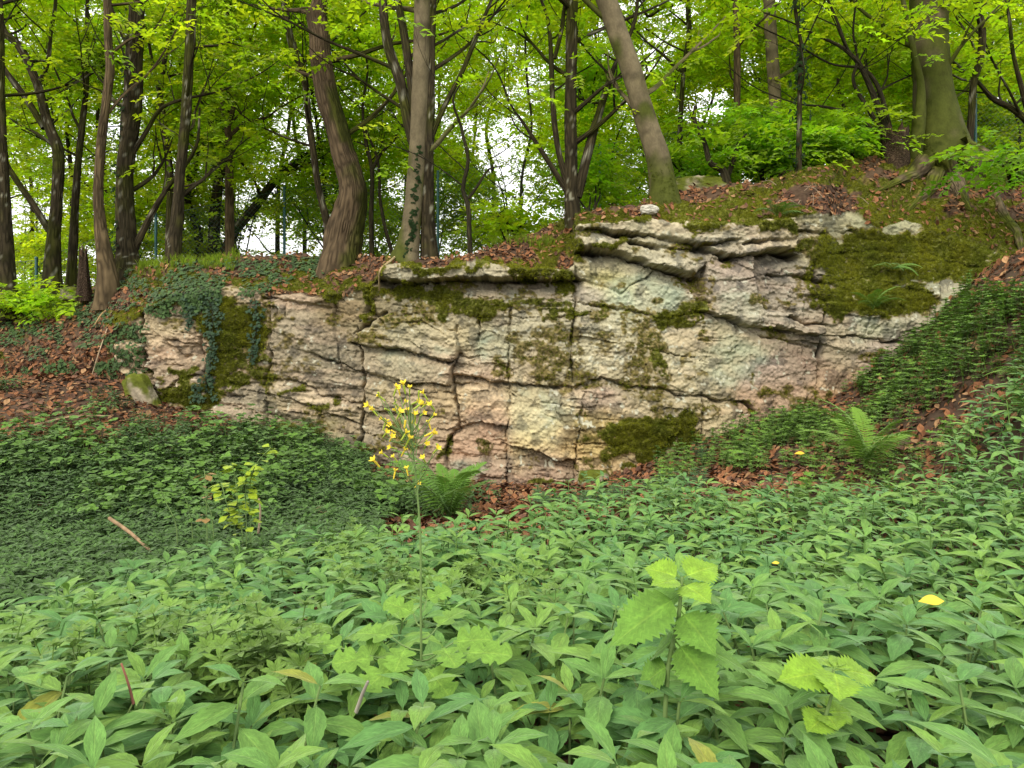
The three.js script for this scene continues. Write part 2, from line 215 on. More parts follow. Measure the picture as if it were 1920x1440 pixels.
// ---------------------------------------------------------------- the rock face: blocks between joints
// each joint: half width (px), depth (m), undercut below it (m), points
const joints = [
  [2.2, .07, .05, [505, 558, 542, 565, 590, 572, 620, 575]], [1.4, .05, 0, [623, 592, 667, 603, 693, 600, 710, 597]], [4, .16, .04, [716, 594, 700, 605, 690, 612, 673, 622]],
  [2.4, .12, .14, [672, 646, 713, 653, 763, 657, 807, 670, 847, 680, 857, 670]], [2, .1, .10, [682, 698, 713, 703, 757, 717, 800, 717, 852, 727]],
  [3, .13, 0, [672, 622, 677, 647, 683, 673, 682, 700, 682, 730, 683, 773, 677, 800, 680, 850]], [2, .07, .05, [683, 770, 723, 773, 780, 777, 813, 780, 866, 790]],
  [1.4, .05, .03, [727, 713, 780, 730, 808, 735, 852, 741]], [2.6, .12, 0, [857, 622, 857, 670, 847, 693, 847, 717, 852, 740, 863, 767, 865, 803, 847, 817, 838, 845, 840, 890]],
  [1.8, .06, 0, [898, 600, 898, 667]], [2, .07, .05, [857, 670, 877, 671, 897, 667]], [2.4, .1, .13, [847, 703, 893, 707, 923, 717, 957, 721]], [2, .07, .06, [850, 722, 907, 725, 957, 739]],
  [1.6, .06, 0, [957, 585, 953, 647, 955, 717, 958, 730, 953, 773, 950, 833, 952, 905]], [2, .09, .08, [955, 721, 1013, 722, 1070, 727, 1103, 717, 1127, 708, 1167, 720, 1213, 727, 1257, 732, 1267, 742, 1320, 742, 1337, 752, 1393, 753, 1410, 768, 1408, 800]],
  [1.6, .06, .05, [950, 833, 997, 843, 1043, 863, 1080, 861]], [1.8, .07, 0, [1103, 717, 1093, 747, 1088, 787, 1080, 840, 1077, 905]], [1.2, .04, .02, [1043, 773, 1053, 790, 1087, 803]], [1, .03, 0, [1008, 760, 1013, 773, 1043, 787]],
  [1.2, .04, .03, [955, 852, 1000, 862, 1078, 880]], [1.6, .06, .04, [500, 712, 530, 713, 573, 720, 597, 743, 630, 750, 682, 760]], [1.8, .07, .03, [560, 655, 590, 667, 640, 682, 667, 693, 683, 703]],
  [1.6, .06, .05, [498, 733, 547, 747, 593, 767, 627, 780, 677, 795]], [1.6, .06, 0, [500, 700, 498, 760, 500, 812]], [2.4, .08, 0, [508, 553, 512, 607, 510, 667, 500, 712]], [1.6, .05, 0, [623, 560, 625, 590, 630, 640, 640, 682]], [1.1, .04, 0, [542, 560, 542, 583]],
  [4.2, .18, 0, [690, 520, 693, 550, 693, 583, 712, 600]], [1.6, .05, .04, [716, 596, 780, 590, 813, 607, 857, 624]], [1, .03, .02, [733, 610, 790, 604, 850, 632]],
  [3, .18, .34, [722, 524, 763, 530, 793, 528, 853, 526, 913, 524, 963, 527, 1000, 524, 1077, 526]], [1.6, .06, 0, [793, 498, 793, 528]], [1.4, .05, 0, [905, 498, 908, 524]], [1.5, .05, .04, [963, 595, 1000, 597, 1043, 595, 1097, 588]], [1.4, .05, 0, [1046, 580, 1047, 598]],
  [2.2, .1, 0, [1080, 425, 1075, 523, 1078, 567, 1072, 607, 1073, 690, 1072, 727]],
  [3, .2, .16, [1077, 433, 1120, 435, 1167, 442, 1250, 449, 1300, 462]], [3.6, .22, .2, [1077, 474, 1133, 472, 1160, 477, 1190, 487, 1233, 500, 1267, 512, 1296, 518]], [3.2, .22, .16, [1190, 459, 1233, 468, 1283, 469, 1313, 467, 1360, 487, 1400, 478, 1447, 473, 1486, 478]],
  [2, .12, .08, [1300, 462, 1333, 462, 1370, 453]], [2, .12, .06, [1390, 459, 1430, 455, 1486, 450]], [2, .08, 0, [1485, 415, 1483, 480]], [1.8, .07, .05, [1486, 430, 1550, 437, 1590, 434]], [1.8, .06, 0, [1376, 452, 1378, 484]],
  [1.8, .07, 0, [1077, 523, 1110, 533, 1143, 543, 1163, 552, 1187, 533, 1213, 523, 1233, 502]], [1.4, .05, .02, [1213, 523, 1233, 527, 1267, 543, 1303, 557, 1316, 562]], [1.6, .05, .02, [1075, 567, 1133, 577, 1187, 583, 1230, 597, 1307, 585]],
  [1.8, .07, 0, [1297, 518, 1320, 497, 1313, 527, 1313, 587]], [2.2, .1, .08, [1307, 583, 1333, 590, 1363, 597, 1393, 613, 1433, 615, 1500, 625, 1545, 627]], [1.6, .05, .03, [1395, 614, 1427, 632, 1467, 637, 1507, 648]], [2.6, .12, .16, [1480, 598, 1507, 610, 1541, 607]],
  [1.3, .04, 0, [1316, 528, 1367, 527, 1410, 523, 1410, 487]], [2.2, .1, .06, [1445, 517, 1500, 520, 1536, 527]], [1.2, .04, 0, [1410, 523, 1413, 543, 1423, 553, 1420, 570, 1433, 583, 1480, 586, 1484, 600]],
  [2.6, .1, 0, [1530, 500, 1537, 547, 1550, 577, 1542, 613, 1537, 680, 1530, 775]], [1.8, .04, 0, [1507, 645, 1513, 713, 1515, 785]], [2.2, .1, .09, [1541, 626, 1600, 631, 1627, 634, 1683, 643, 1740, 652]], [1.6, .06, 0, [1634, 575, 1630, 600, 1625, 635]], [1.4, .04, .02, [1602, 677, 1650, 690]],
  [1.4, .05, .02, [1233, 658, 1267, 665, 1290, 668]], [1.3, .05, .02, [1090, 780, 1133, 787, 1167, 788, 1215, 795, 1318, 790]], [1.4, .05, 0, [1317, 745, 1317, 835]], [1, .03, 0, [1322, 680, 1337, 683, 1353, 670, 1373, 656]],
  [1.6, .06, .04, [286, 630, 333, 640, 377, 648]], [3, .14, 0, [267, 590, 273, 673, 280, 693, 293, 700, 310, 755]], [1.6, .06, .03, [315, 645, 333, 660, 345, 668, 378, 672]], [1.6, .05, .03, [282, 684, 330, 682, 380, 698]], [1.8, .07, 0, [322, 738, 330, 723, 353, 707, 383, 703]],
  [1.8, .06, .05, [392, 700, 433, 720, 500, 722]], [1.4, .05, .04, [392, 728, 427, 743, 495, 740]], [1.4, .05, .03, [398, 757, 440, 760, 475, 775, 500, 778]], [2, .06, 0, [384, 570, 377, 653, 388, 700, 392, 728, 398, 757, 404, 790]], [1.3, .04, .02, [420, 660, 467, 647, 508, 655]],
  [1.8, .07, .04, [215, 640, 240, 636, 270, 648]], [1.6, .06, 0, [215, 640, 222, 666, 250, 676, 273, 676]], [1.2, .04, .02, [505, 800, 560, 795, 640, 812, 680, 815]], [1.4, .05, .03, [683, 815, 740, 818, 800, 822, 842, 828]], [1.2, .03, .02, [866, 800, 905, 790, 953, 800]], [1.2, .035, .02, [842, 850, 900, 858, 952, 866]],
  [1.2, .04, .02, [1080, 830, 1140, 826, 1220, 838, 1300, 832]], [1.3, .05, .03, [1560, 530, 1620, 520, 1700, 535, 1765, 560]], [1.4, .06, .03, [1560, 475, 1640, 468, 1740, 480, 1830, 500]], [1.2, .04, 0, [1690, 480, 1694, 535]], [1.2, .04, 0, [1765, 480, 1760, 600]],
];
const blockDepth = [ // px, py, how far the block stands out (m)
  [900, 512, .3], [760, 512, .26], [850, 512, .28], [1000, 512, .3], [1150, 455, .2], [1110, 455, .22], [1230, 482, .17], [1340, 477, .2], [1420, 467, .18], [1130, 428, .27], [1250, 438, .27], [1400, 440, .24], [1130, 500, .02], [1120, 560, .05], [1250, 560, .04], [1380, 560, .15], [1480, 570, .19], [1460, 500, .12], [1500, 523, .13],
  [1400, 700, 0], [1200, 650, .02], [1520, 700, -.13], [1440, 630, .03], [1600, 660, .02], [1600, 690, .02], [1600, 600, .1], [1690, 620, .1], [1020, 650, .05], [920, 680, .04], [900, 780, .07], [1010, 790, .09], [1060, 840, .07], [1000, 880, .04], [877, 640, .1], [760, 640, .12], [760, 690, .08], [780, 725, .05], [760, 755, .04], [750, 800, .03], [580, 620, .05], [560, 690, .03],
  [440, 620, -.06], [450, 690, -.04], [340, 600, .03], [245, 655, .12], [1150, 760, .04], [1250, 770, .05], [1360, 790, .09], [1150, 840, .08], [930, 725, -.06], [820, 550, -.05], [900, 560, -.06], [1000, 560, -.02], [660, 575, -.03], [780, 575, 0], [565, 568, .1], [1535, 422, .2], [1620, 430, .15], [900, 880, .04],
];
const stones = [[560, 620, 168, 155, 135], [600, 680, 160, 150, 130], [640, 720, 185, 165, 145], [740, 620, 152, 147, 118], [760, 690, 185, 178, 150], [800, 700, 190, 170, 145], [700, 740, 180, 165, 130], [760, 760, 190, 170, 140], [760, 820, 175, 150, 125], [720, 850, 168, 158, 138], [830, 750, 195, 170, 130], [880, 780, 200, 170, 140], [900, 810, 205, 170, 145], [900, 870, 172, 147, 132], [877, 640, 205, 190, 150], [910, 650, 180, 185, 160], [885, 690, 200, 175, 155],
  [1000, 760, 205, 195, 155], [1010, 800, 202, 197, 152], [1000, 840, 202, 182, 126], [1020, 880, 178, 148, 132], [1030, 600, 182, 177, 152], [1110, 660, 200, 195, 165], [1180, 545, 180, 195, 170], [1250, 560, 175, 190, 165], [1100, 545, 182, 172, 165], [1148, 522, 205, 198, 100], [1130, 480, 187, 180, 157], [1230, 510, 182, 177, 157], [1360, 540, 180, 168, 160], [1420, 550, 170, 160, 150], [1480, 560, 165, 155, 145], [1350, 560, 175, 185, 165], [1320, 555, 178, 140, 122],
  [1340, 690, 195, 190, 160], [1400, 680, 190, 190, 155], [1450, 700, 187, 165, 162], [1480, 740, 190, 160, 140], [1440, 765, 188, 150, 125], [1350, 790, 190, 175, 140], [1130, 795, 202, 175, 105], [1130, 750, 197, 175, 160], [1600, 650, 190, 175, 150], [1660, 660, 190, 168, 165], [1570, 700, 200, 170, 135], [1570, 745, 187, 145, 105], [1520, 680, 150, 130, 120], [1640, 610, 175, 180, 155], [1760, 500, 165, 170, 148], [1540, 430, 175, 170, 135], [1650, 435, 168, 174, 140],
  [340, 600, 185, 168, 135], [350, 645, 200, 170, 145], [300, 700, 178, 155, 135], [430, 740, 182, 165, 150], [470, 770, 172, 162, 142], [560, 790, 152, 147, 105], [400, 780, 170, 155, 120], [620, 740, 192, 170, 145], [590, 755, 197, 177, 150], [245, 655, 195, 175, 140], [820, 560, 172, 168, 145], [980, 560, 178, 170, 148], [1200, 690, 188, 178, 145], [1250, 740, 185, 172, 140], [660, 580, 150, 135, 100], [1300, 640, 190, 182, 150], [560, 570, 182, 162, 140]];
// moss: px, py, rx, ry, thickness 0..1 (thin stain or thick cushion)
const mosses = [[440, 610, 62, 45, 1], [425, 690, 40, 38, .9], [480, 670, 28, 35, .6], [370, 735, 50, 32, 1], [345, 700, 20, 14, .7], [600, 505, 80, 14, 1], [560, 530, 60, 12, .8], [650, 545, 70, 10, .9], [790, 550, 75, 18, .9], [860, 570, 60, 20, .8], [930, 580, 40, 12, .7], [760, 495, 40, 7, .8], [850, 500, 80, 8, 1], [1010, 505, 70, 12, .8], [1055, 540, 28, 26, .8], [1040, 470, 36, 30, .8], [1000, 570, 50, 10, .5], [1060, 583, 40, 7, .6],
  [1030, 665, 50, 58, .44], [1125, 640, 30, 30, .2], [935, 690, 18, 28, .45], [1085, 705, 25, 22, .4], [1270, 595, 48, 26, .62], [1200, 625, 40, 30, .44], [1215, 690, 50, 60, .44], [1240, 690, 22, 30, .6], [1150, 585, 70, 8, .45], [1205, 820, 105, 34, 1], [1270, 790, 45, 20, .7], [1140, 835, 36, 18, .8], [1690, 475, 165, 46, 1], [1650, 560, 105, 42, 1], [1600, 510, 70, 50, .85], [1820, 500, 60, 40, .9], [1180, 408, 100, 14, 1], [1330, 420, 80, 13, .8], [1430, 425, 60, 15, .7], [1140, 458, 30, 10, .7],
  [1840, 440, 80, 40, .9], [1112, 895, 30, 12, 1], [1180, 882, 24, 8, .9], [300, 560, 40, 12, .6], [330, 520, 50, 14, .5], [230, 590, 40, 20, .5], [840, 835, 14, 26, .6], [500, 690, 14, 40, .5], [560, 735, 40, 8, .6], [610, 770, 30, 9, .5], [690, 575, 12, 22, .7], [1120, 720, 40, 7, .4], [690, 850, 14, 20, .9], [540, 640, 20, 12, .25], [1565, 560, 20, 40, .7], [1500, 470, 30, 14, .5], [530, 690, 60, 25, .2], [560, 800, 60, 14, .5], [1010, 905, 50, 6, .6], [1310, 690, 22, 30, .2]];
const GS = 1.6, GX0 = -200, GX1 = 2120, gw = Math.floor((GX1 - GX0) / GS) + 1, GY0 = 270, GY1 = 965, gh = Math.floor((GY1 - GY0) / GS) + 1;
const rockAt = { n: gw * gh, pos: new Float32Array(gw * gh * 3), nor: new Float32Array(gw * gh * 3), moss: new Float32Array(gw * gh), soil: new Uint8Array(gw * gh), ok: new Uint8Array(gw * gh) };
{
  const N = gw * gh, wall = new Uint8Array(N), groove = new Float32Array(N), under = new Float32Array(N), lab = new Int32Array(N).fill(-1), jr = rng(31);
  const soilPx = (px, py) => { const w = 10 * fbm(px * 0.02, py * 0.02, 3, 3) * 2; return py < lip(px) - 4 + w || px + w * 1.2 < 222 - (py - 640) * 0.0 + (py > 690 ? (py - 690) * 1.1 : 0) - (py < 620 ? 0 : 0) || px > 1905 + w * 2; };
  const calm = (x, y) => { let c = 0; for (const [a, b, rx, ry] of [[1420, 695, 120, 80], [1190, 560, 130, 34], [1010, 790, 56, 66], [1030, 655, 56, 60], [585, 630, 66, 62], [905, 790, 48, 60], [1590, 700, 60, 50], [1230, 660, 90, 60], [1360, 555, 60, 34], [770, 690, 80, 26]]) c = Math.max(c, sstep(1.3, .5, ((x - a) / rx) ** 2 + ((y - b) / ry) ** 2)); return c; };
  // joints, roughened, and short random bedding cracks that open no block of their own
  const lines = [];
  for (const [w, dep, un, q] of joints) {
    const pts = []; for (let i = 0; i < q.length; i += 2) pts.push([q[i], q[i + 1]]);
    const ext = (a, b) => { const l = Math.hypot(a[0] - b[0], a[1] - b[1]); return [a[0] + (a[0] - b[0]) / l * 10, a[1] + (a[1] - b[1]) / l * 10]; };
    pts.unshift(ext(pts[0], pts[1])); pts.push(ext(pts[pts.length - 1], pts[pts.length - 2]));
    const fine = []; for (let i = 0; i < pts.length - 1; i++) { const [a, b] = [pts[i], pts[i + 1]], l = Math.hypot(b[0] - a[0], b[1] - a[1]), n = Math.max(1, Math.round(l / 6)); for (let k = 0; k < n; k++) fine.push([mix(a[0], b[0], k / n), mix(a[1], b[1], k / n)]); } fine.push(pts[pts.length - 1]);
    for (const p of fine) { const a = p[0], b = p[1]; p[0] += 3 * vn(a * 0.06, b * 0.06, 1) + 2.4 * vn(a * 0.2, b * 0.2, 2); p[1] += 3 * vn(a * 0.06, b * 0.06, 4) + 2.6 * vn(a * 0.2, b * 0.2, 6); }
    lines.push([w, dep, un, fine, true]);
  }
  for (let k = 0; k < 190; k++) {
    const x = rr(230, 1760, jr), y = rr(lip(x) + 10, foot(x), jr), L = rr(10, 70, jr) * (jr() < 0.3 ? 1.6 : 1), dip = x < 900 ? 0.14 : 0.1, pts = []; let yy = y;
    for (let t = 0; t <= L; t += 5) { pts.push([x + t, yy]); yy += 5 * (dip + 0.35 * vn(x + t, y, k)); }
    if (pts.length > 1 && jr() > calm(x + L / 2, y) * .85) lines.push([rr(0.6, 1.3, jr), rr(0.008, 0.03, jr), jr() < 0.4 ? rr(0.005, 0.025, jr) : 0, pts, false]);
  }
  for (let k = 0; k < 130; k++) {
    const x = rr(230, 1760, jr), y = rr(lip(x) + 10, foot(x), jr), L = rr(6, 32, jr), pts = []; let xx = x;
    for (let t = 0; t <= L; t += 4) { pts.push([xx, y + t]); xx += 4 * (0.6 * vn(x, y + t * 0.2, k)); }
    if (pts.length > 1) lines.push([rr(0.6, 1.1, jr), rr(0.008, 0.025, jr), 0, pts, false]);
  }
  for (const [w, dep, un, pts, cuts] of lines) for (let s = 0; s < pts.length - 1; s++) {
    const [ax, ay] = pts[s], [bx, by] = pts[s + 1], dx = bx - ax, dy = by - ay, l2 = dx * dx + dy * dy || 1, rad = w * 3.2, ww = w * Math.max(.3, .95 + 1.05 * vn(ax * 0.045, ay * 0.06, 9)), low = un ? 8 + un * 120 : 0;
    const i0 = Math.max(0, Math.floor((Math.min(ax, bx) - rad - GX0) / GS)), i1 = Math.min(gw - 1, Math.ceil((Math.max(ax, bx) + rad - GX0) / GS)), j0 = Math.max(0, Math.floor((Math.min(ay, by) - rad - GY0) / GS)), j1 = Math.min(gh - 1, Math.ceil((Math.max(ay, by) + Math.max(rad, low) - GY0) / GS));
    for (let j = j0; j <= j1; j++) for (let i = i0; i <= i1; i++) {
      const x = GX0 + i * GS, y = GY0 + j * GS, t = clamp(((x - ax) * dx + (y - ay) * dy) / l2, 0, 1), ex = x - ax - dx * t, ey = y - ay - dy * t, d = Math.hypot(ex, ey), k = j * gw + i;
      if (d < rad) { const gv = dep * clamp(.85 + .8 * vn(ax * .03, ay * .04, 19), .25, 1.3) * Math.exp(-((d / (ww * 0.85)) ** 2)); if (gv > groove[k]) groove[k] = gv; }
      if (cuts && d < GS * 0.95) wall[k] = 1;
      if (un && Math.abs(ex) < GS * 1.5 + 1 && y > ay + dy * t - 0.5) { const below = y - (ay + dy * t); const uv = un * (un > .13 ? .85 : .6) * Math.exp(-((below / (low * 0.55)) ** 1.5)) * (0.7 + 0.5 * vn(x * 0.03, y * 0.03, 12)); if (uv > under[k]) under[k] = uv; }
    }
  }
  for (let pass = 0; pass < 3; pass++) for (let j = 0; j < gh; j++) { const row = under.slice(j * gw, (j + 1) * gw); for (let i = 4; i < gw - 4; i++) { let q = 0; for (let a = -4; a <= 4; a++) q += row[i + a]; under[j * gw + i] = Math.max(q / 9, row[i] * .5); } }
  // blocks = what lies between the joints
  const keep = new Uint8Array(N); for (let j = 0; j < gh; j++) for (let i = 0; i < gw; i++) { const x = GX0 + i * GS, y = GY0 + j * GS, k = j * gw + i; keep[k] = y > skyline(x) - 26 && y < foot(x) + 52 ? 1 : 0; rockAt.soil[k] = soilPx(x, y) ? 1 : 0; }
  let count = 0; const size = [], stack = [];
  for (let k0 = 0; k0 < N; k0++) if (keep[k0] && !wall[k0] && !rockAt.soil[k0] && lab[k0] < 0) {
    lab[k0] = count; stack.push(k0); let n = 0;
    while (stack.length) { const k = stack.pop(); n++; for (const m of [k - 1, k + 1, k - gw, k + gw]) if (m >= 0 && m < N && keep[m] && !wall[m] && !rockAt.soil[m] && lab[m] < 0) { lab[m] = count; stack.push(m); } }
    size.push(n); count++;
  }
  for (let k = 0; k < N; k++) if (lab[k] >= 0 && size[lab[k]] < 60) lab[k] = -1;
  let front = []; for (let k = 0; k < N; k++) if (lab[k] >= 0) front.push(k);
  while (front.length) { const nx = []; for (const k of front) for (const m of [k - 1, k + 1, k - gw, k + gw]) if (m >= 0 && m < N && keep[m] && !rockAt.soil[m] && lab[m] < 0) { lab[m] = lab[k]; nx.push(m); } front = nx; }
  const off = [], tx = [], ty = [], tone = []; const lr = rng(77);
  for (let c = 0; c < count; c++) { off.push(rr(-.03, .05, lr)); tx.push(rr(-.03, .03, lr)); ty.push(rr(-.05, .05, lr)); tone.push(rr(-1, 1, lr)); }
  for (const [px, py, d] of blockDepth) { const c = lab[Math.round((py - GY0) / GS) * gw + Math.round((px - GX0) / GS)]; if (c >= 0) off[c] = d > .1 ? .055 + d * .46 : d; }
  const cx = new Float64Array(count), cy = new Float64Array(count), cn = new Float64Array(count);
  for (let j = 0; j < gh; j++) for (let i = 0; i < gw; i++) { const c = lab[j * gw + i]; if (c >= 0) { cx[c] += GX0 + i * GS; cy[c] += GY0 + j * GS; cn[c]++; } }
  // block offsets, smoothed a little so that edges are worn
  let base = new Float32Array(N);
  for (let j = 0; j < gh; j++) for (let i = 0; i < gw; i++) { const k = j * gw + i, c = lab[k]; if (c >= 0) { const ux = (GX0 + i * GS - cx[c] / cn[c]) / 100, uy = (GY0 + j * GS - cy[c] / cn[c]) / 100; base[k] = off[c] + clamp(tx[c] * ux + ty[c] * uy, -.06, .06); } }
  for (let pass = 0; pass < 1; pass++) { const b2 = base.slice(); for (let j = 1; j < gh - 1; j++) for (let i = 1; i < gw - 1; i++) { const k = j * gw + i; if (keep[k]) b2[k] = (base[k] * 2 + base[k - 1] + base[k + 1] + base[k - gw] + base[k + gw]) / 6; } base = b2; }
  const col = new Float32Array(N * 3), sl = stones.map(([x, y, r, g, b]) => { const m = (r + g + b) / 3, q = (v, a) => mix(a, mix(m, v, .85), .8); return [x, y, lin(q(r, 186)) / 1.48, lin(q(g, 168)) / 1.49, lin(q(b, 132)) / 1.62]; });
  for (let j = 0; j < gh; j++) for (let i = 0; i < gw; i++) {
    const k = j * gw + i; if (!keep[k]) continue;
    const x = GX0 + i * GS, y = GY0 + j * GS, soil = rockAt.soil[k], d0 = D(x), m1 = fbm(x * 0.011, y * 0.011, 20, 4), bed = y - x * (x < 900 ? 0.13 : 0.09) + 9 * fbm(x * 0.009, y * 0.012, 8, 3);
    let rel; const cm = 1 - .72 * (soil ? 0 : calm(x, y));
    if (soil) rel = 0.10 * fbm(x * 0.016, y * 0.03, 40, 4) + 0.03 * vn(x * 0.12, y * 0.12, 3);
    else {
      const lamin = sstep(0.02, 0.35, fbm(x * 0.008, y * 0.014, 55, 3) + (x < 900 && y > 690 ? 0.18 : 0) + (y > 850 ? 0.15 : 0));
      rel = base[k] - groove[k] - under[k] + 0.035 * fbm(x * 0.012, y * 0.016, 30, 3) + 0.022 * fbm(x * 0.05, y * 0.06, 33, 3) + 0.012 * vn(x * 0.21, y * 0.24, 35)
        + cm * lamin * (0.016 * vn(x * 0.006, bed * 0.085, 60) + 0.012 * vn(x * 0.014, bed * 0.2, 61) + 0.008 * vn(x * 0.03, bed * 0.42, 62)) + 0.02 * (Math.abs(vn(x * 0.03, y * 0.04, 70)) - 0.3);
    }
    if (!soil) {   // angular breakage: tilted facets
      const fx = x + 14 * fbm(x * .02, y * .03, 301, 2), fy = bed + 10 * fbm(x * .015, y * .03, 302, 2), bre = sstep(-.15, .25, fbm(x * .006, y * .009, 303, 2) + .06);
      for (const [sx, sy, am, sd] of [[74, 30, .042, 310], [30, 13, .02, 320]]) {
        const U = fx / sx, W = fy / sy, X = Math.floor(U), Y = Math.floor(W); let b1 = 9, id = 0, ux = 0, uy = 0;
        for (let a = -1; a <= 1; a++) for (let b = -1; b <= 1; b++) { const qx = X + a + .15 + .7 * hash(X + a, Y + b, sd), qy = Y + b + .15 + .7 * hash(X + a, Y + b, sd + 1), e = Math.abs(U - qx) * .9 + Math.abs(W - qy); if (e < b1) { b1 = e; id = hash(X + a, Y + b, sd + 2); ux = U - qx; uy = W - qy; } }
        rel += cm * bre * am * ((id - .5) + ux * (hash(Math.floor(id * 9999), 1, sd) - .5) * .8 + uy * (hash(Math.floor(id * 9999), 2, sd) - .5) * .9);
      }
    }
    // moss amount
    let mo = 0; const wx = x + 26 * fbm(x * 0.035, y * 0.035, 81, 4) * 2, wy = y + 18 * fbm(x * 0.035, y * 0.035, 82, 4) * 2; if (!soil) mo = 0.43 * sstep(.24, .4, fbm(x * .022, y * .03, 86, 4) + (groove[k] + under[k] > .02 ? .09 : 0));
    for (const [mx, my, rx, ry, th] of mosses) { const e = ((wx - mx) / rx) ** 2 + ((wy - my) / ry) ** 2; if (e < 1.6) mo = Math.max(mo, th * sstep(1.5, 0.45, e)); }
    if (soil) mo = Math.max(mo, 0.75 * sstep(0.02, 0.22, fbm(x * 0.014, y * 0.03, 90, 3) + (x > 1100 ? 0.2 : 0) - (x < 170 ? 0.2 : 0)));
    const patch = 0.5 + 0.5 * vn(x * 0.09, y * 0.11, 83) + 0.35 * vn(x * 0.27, y * 0.31, 84); mo *= mo > 0.45 ? sstep(0.05, 0.38, patch + mo * 0.35 - 0.12) : sstep(0.1, 0.8, patch);
    rockAt.moss[k] = mo; rel += 0.018 * mo;
    const sk = skyline(x), yy = Math.max(y, sk), dd = d0 + recede(x, yy) + (y < sk ? (sk - y) * 0.035 : 0), p = P(x, yy, dd);
    rockAt.pos[k * 3] = p.x; rockAt.pos[k * 3 + 1] = p.y - (y < sk ? (sk - y) * 0.004 : 0) + (soil ? rel * 0.55 : 0); rockAt.pos[k * 3 + 2] = p.z + (soil ? rel * 0.5 : rel);
    let c;
    if (soil) { const s = soilCol(p.x, p.y, p.z); c = [s[0] * 1.1, s[1] * 1.05, s[2]]; }
    else {
      let r = 0, g = 0, b = 0, wt = 0; const qx = x + 26 * fbm(x * 0.012, y * 0.012, 101, 3) * 2, qy = y + 16 * fbm(x * 0.014, y * 0.02, 102, 3) * 2;
      for (const s of sl) { const w = 1 / (((qx - s[0]) ** 2 * 0.6 + (qy - s[1]) ** 2 * 1.4) ** 2 + 900000); r += w * s[2]; g += w * s[3]; b += w * s[4]; wt += w; }
      const t = 1 + 0.10 * tone[Math.max(0, lab[k])] + 0.24 * m1 + 0.20 * vn(x * 0.016, bed * 0.16, 110) + 0.20 * vn(x * 0.3, y * 0.33, 111) + 0.2 * (hash(i, j, 5) - 0.5); c = [r / wt * t, g / wt * t, b / wt * t];
      const dk = sstep(0.1, 0.36, fbm(x * 0.045, y * 0.05, 120, 4) + 0.16 * fbm(x * 0.007, y * 0.007, 121, 2) + 0.12 * vn(x * 0.5, y * 0.5, 128)) * 0.7; c = [c[0] * (1 - dk * 0.72), c[1] * (1 - dk * 0.7), c[2] * (1 - dk * 0.66)];   // dark crusts of lichen
      const mz = [[1200, 550, 120, 34], [1355, 560, 40, 30], [910, 660, 34, 34], [880, 860, 50, 16], [1390, 690, 70, 50], [1640, 610, 60, 24], [1010, 760, 50, 40], [1000, 560, 60, 20], [760, 670, 70, 14], [830, 560, 40, 14]].reduce((q, [a, b, rx, ry]) => Math.max(q, sstep(1.4, .3, ((qx - a) / rx) ** 2 + ((qy - b) / ry) ** 2)), 0), mf = mz * sstep(-.35, .25, fbm(x * .03, y * .04, 127, 4)) * .42; c = [mix(c[0], .27, mf), mix(c[1], .335, mf), mix(c[2], .24, mf)];
      const pink = sstep(0.05, 0.3, fbm(x * 0.014, y * 0.03, 125, 3)) * 0.22; c = [c[0] * (1 + pink * 0.1), c[1] * (1 - pink * 0.16), c[2] * (1 - pink * 0.12)];
      const wl = sstep(0.55, 0.72, vn(x * 0.085, y * 0.1, 130) * 0.7 + 0.35 * vn(x * 0.3, y * 0.3, 131) + (x > 1000 && x < 1330 && y > 600 && y < 800 ? 0.14 : 0)) * 0.75; c = [mix(c[0], .46, wl), mix(c[1], .46, wl), mix(c[2], .35, wl)]; // pale lichen
    }
    if (mo > 0) { const n = 0.75 + 0.5 * vn(x * 0.3, y * 0.3, 140) + 0.35 * m1, e = sstep(0.02, 0.5, mo), thin = mo < 0.45; const mc = thin ? [.16 * n, .125 * n, .034 * n] : [.11 * n, .118 * n, .015 * n]; const ee = thin ? sstep(0.02, 0.2, mo) * 0.85 : e * 0.95; c = [mix(c[0], mc[0], ee), mix(c[1], mc[1], ee), mix(c[2], mc[2], ee)]; }
    col[k * 3] = Math.max(0.01, c[0]); col[k * 3 + 1] = Math.max(0.01, c[1]); col[k * 3 + 2] = Math.max(0.008, c[2]);
    rockAt.ok[k] = 1;
  }
  const { pos, nor } = rockAt, A = V(0, 0, 0), B = V(0, 0, 0);
  for (let j = 1; j < gh - 1; j++) for (let i = 1; i < gw - 1; i++) {
    const k = j * gw + i; if (!keep[k]) continue;
    const l = keep[k - 1] ? k - 1 : k, r = keep[k + 1] ? k + 1 : k, u = keep[k - gw] ? k - gw : k, d = keep[k + gw] ? k + gw : k;
    A.set(pos[r * 3] - pos[l * 3], pos[r * 3 + 1] - pos[l * 3 + 1], pos[r * 3 + 2] - pos[l * 3 + 2]); B.set(pos[u * 3] - pos[d * 3], pos[u * 3 + 1] - pos[d * 3 + 1], pos[u * 3 + 2] - pos[d * 3 + 2]);
    A.cross(B).normalize(); nor[k * 3] = A.x; nor[k * 3 + 1] = A.y; nor[k * 3 + 2] = A.z;
  }
  const cells = new Map();
  for (let j = 1; j < gh - 2; j++) for (let i = 1; i < gw - 2; i++) { const k = j * gw + i; if (keep[k] && keep[k + 1] && keep[k + gw] && keep[k + gw + 1]) { const c = rockAt.soil[k] ? -2 : lab[k]; if (!cells.has(c)) cells.set(c, []); cells.get(c).push(k); } }
  const rock = thing('rock_face', 'low weathered sandstone rock face with mossy ledges behind the green hollow', 'rock face', null, V(0, 0, 0));
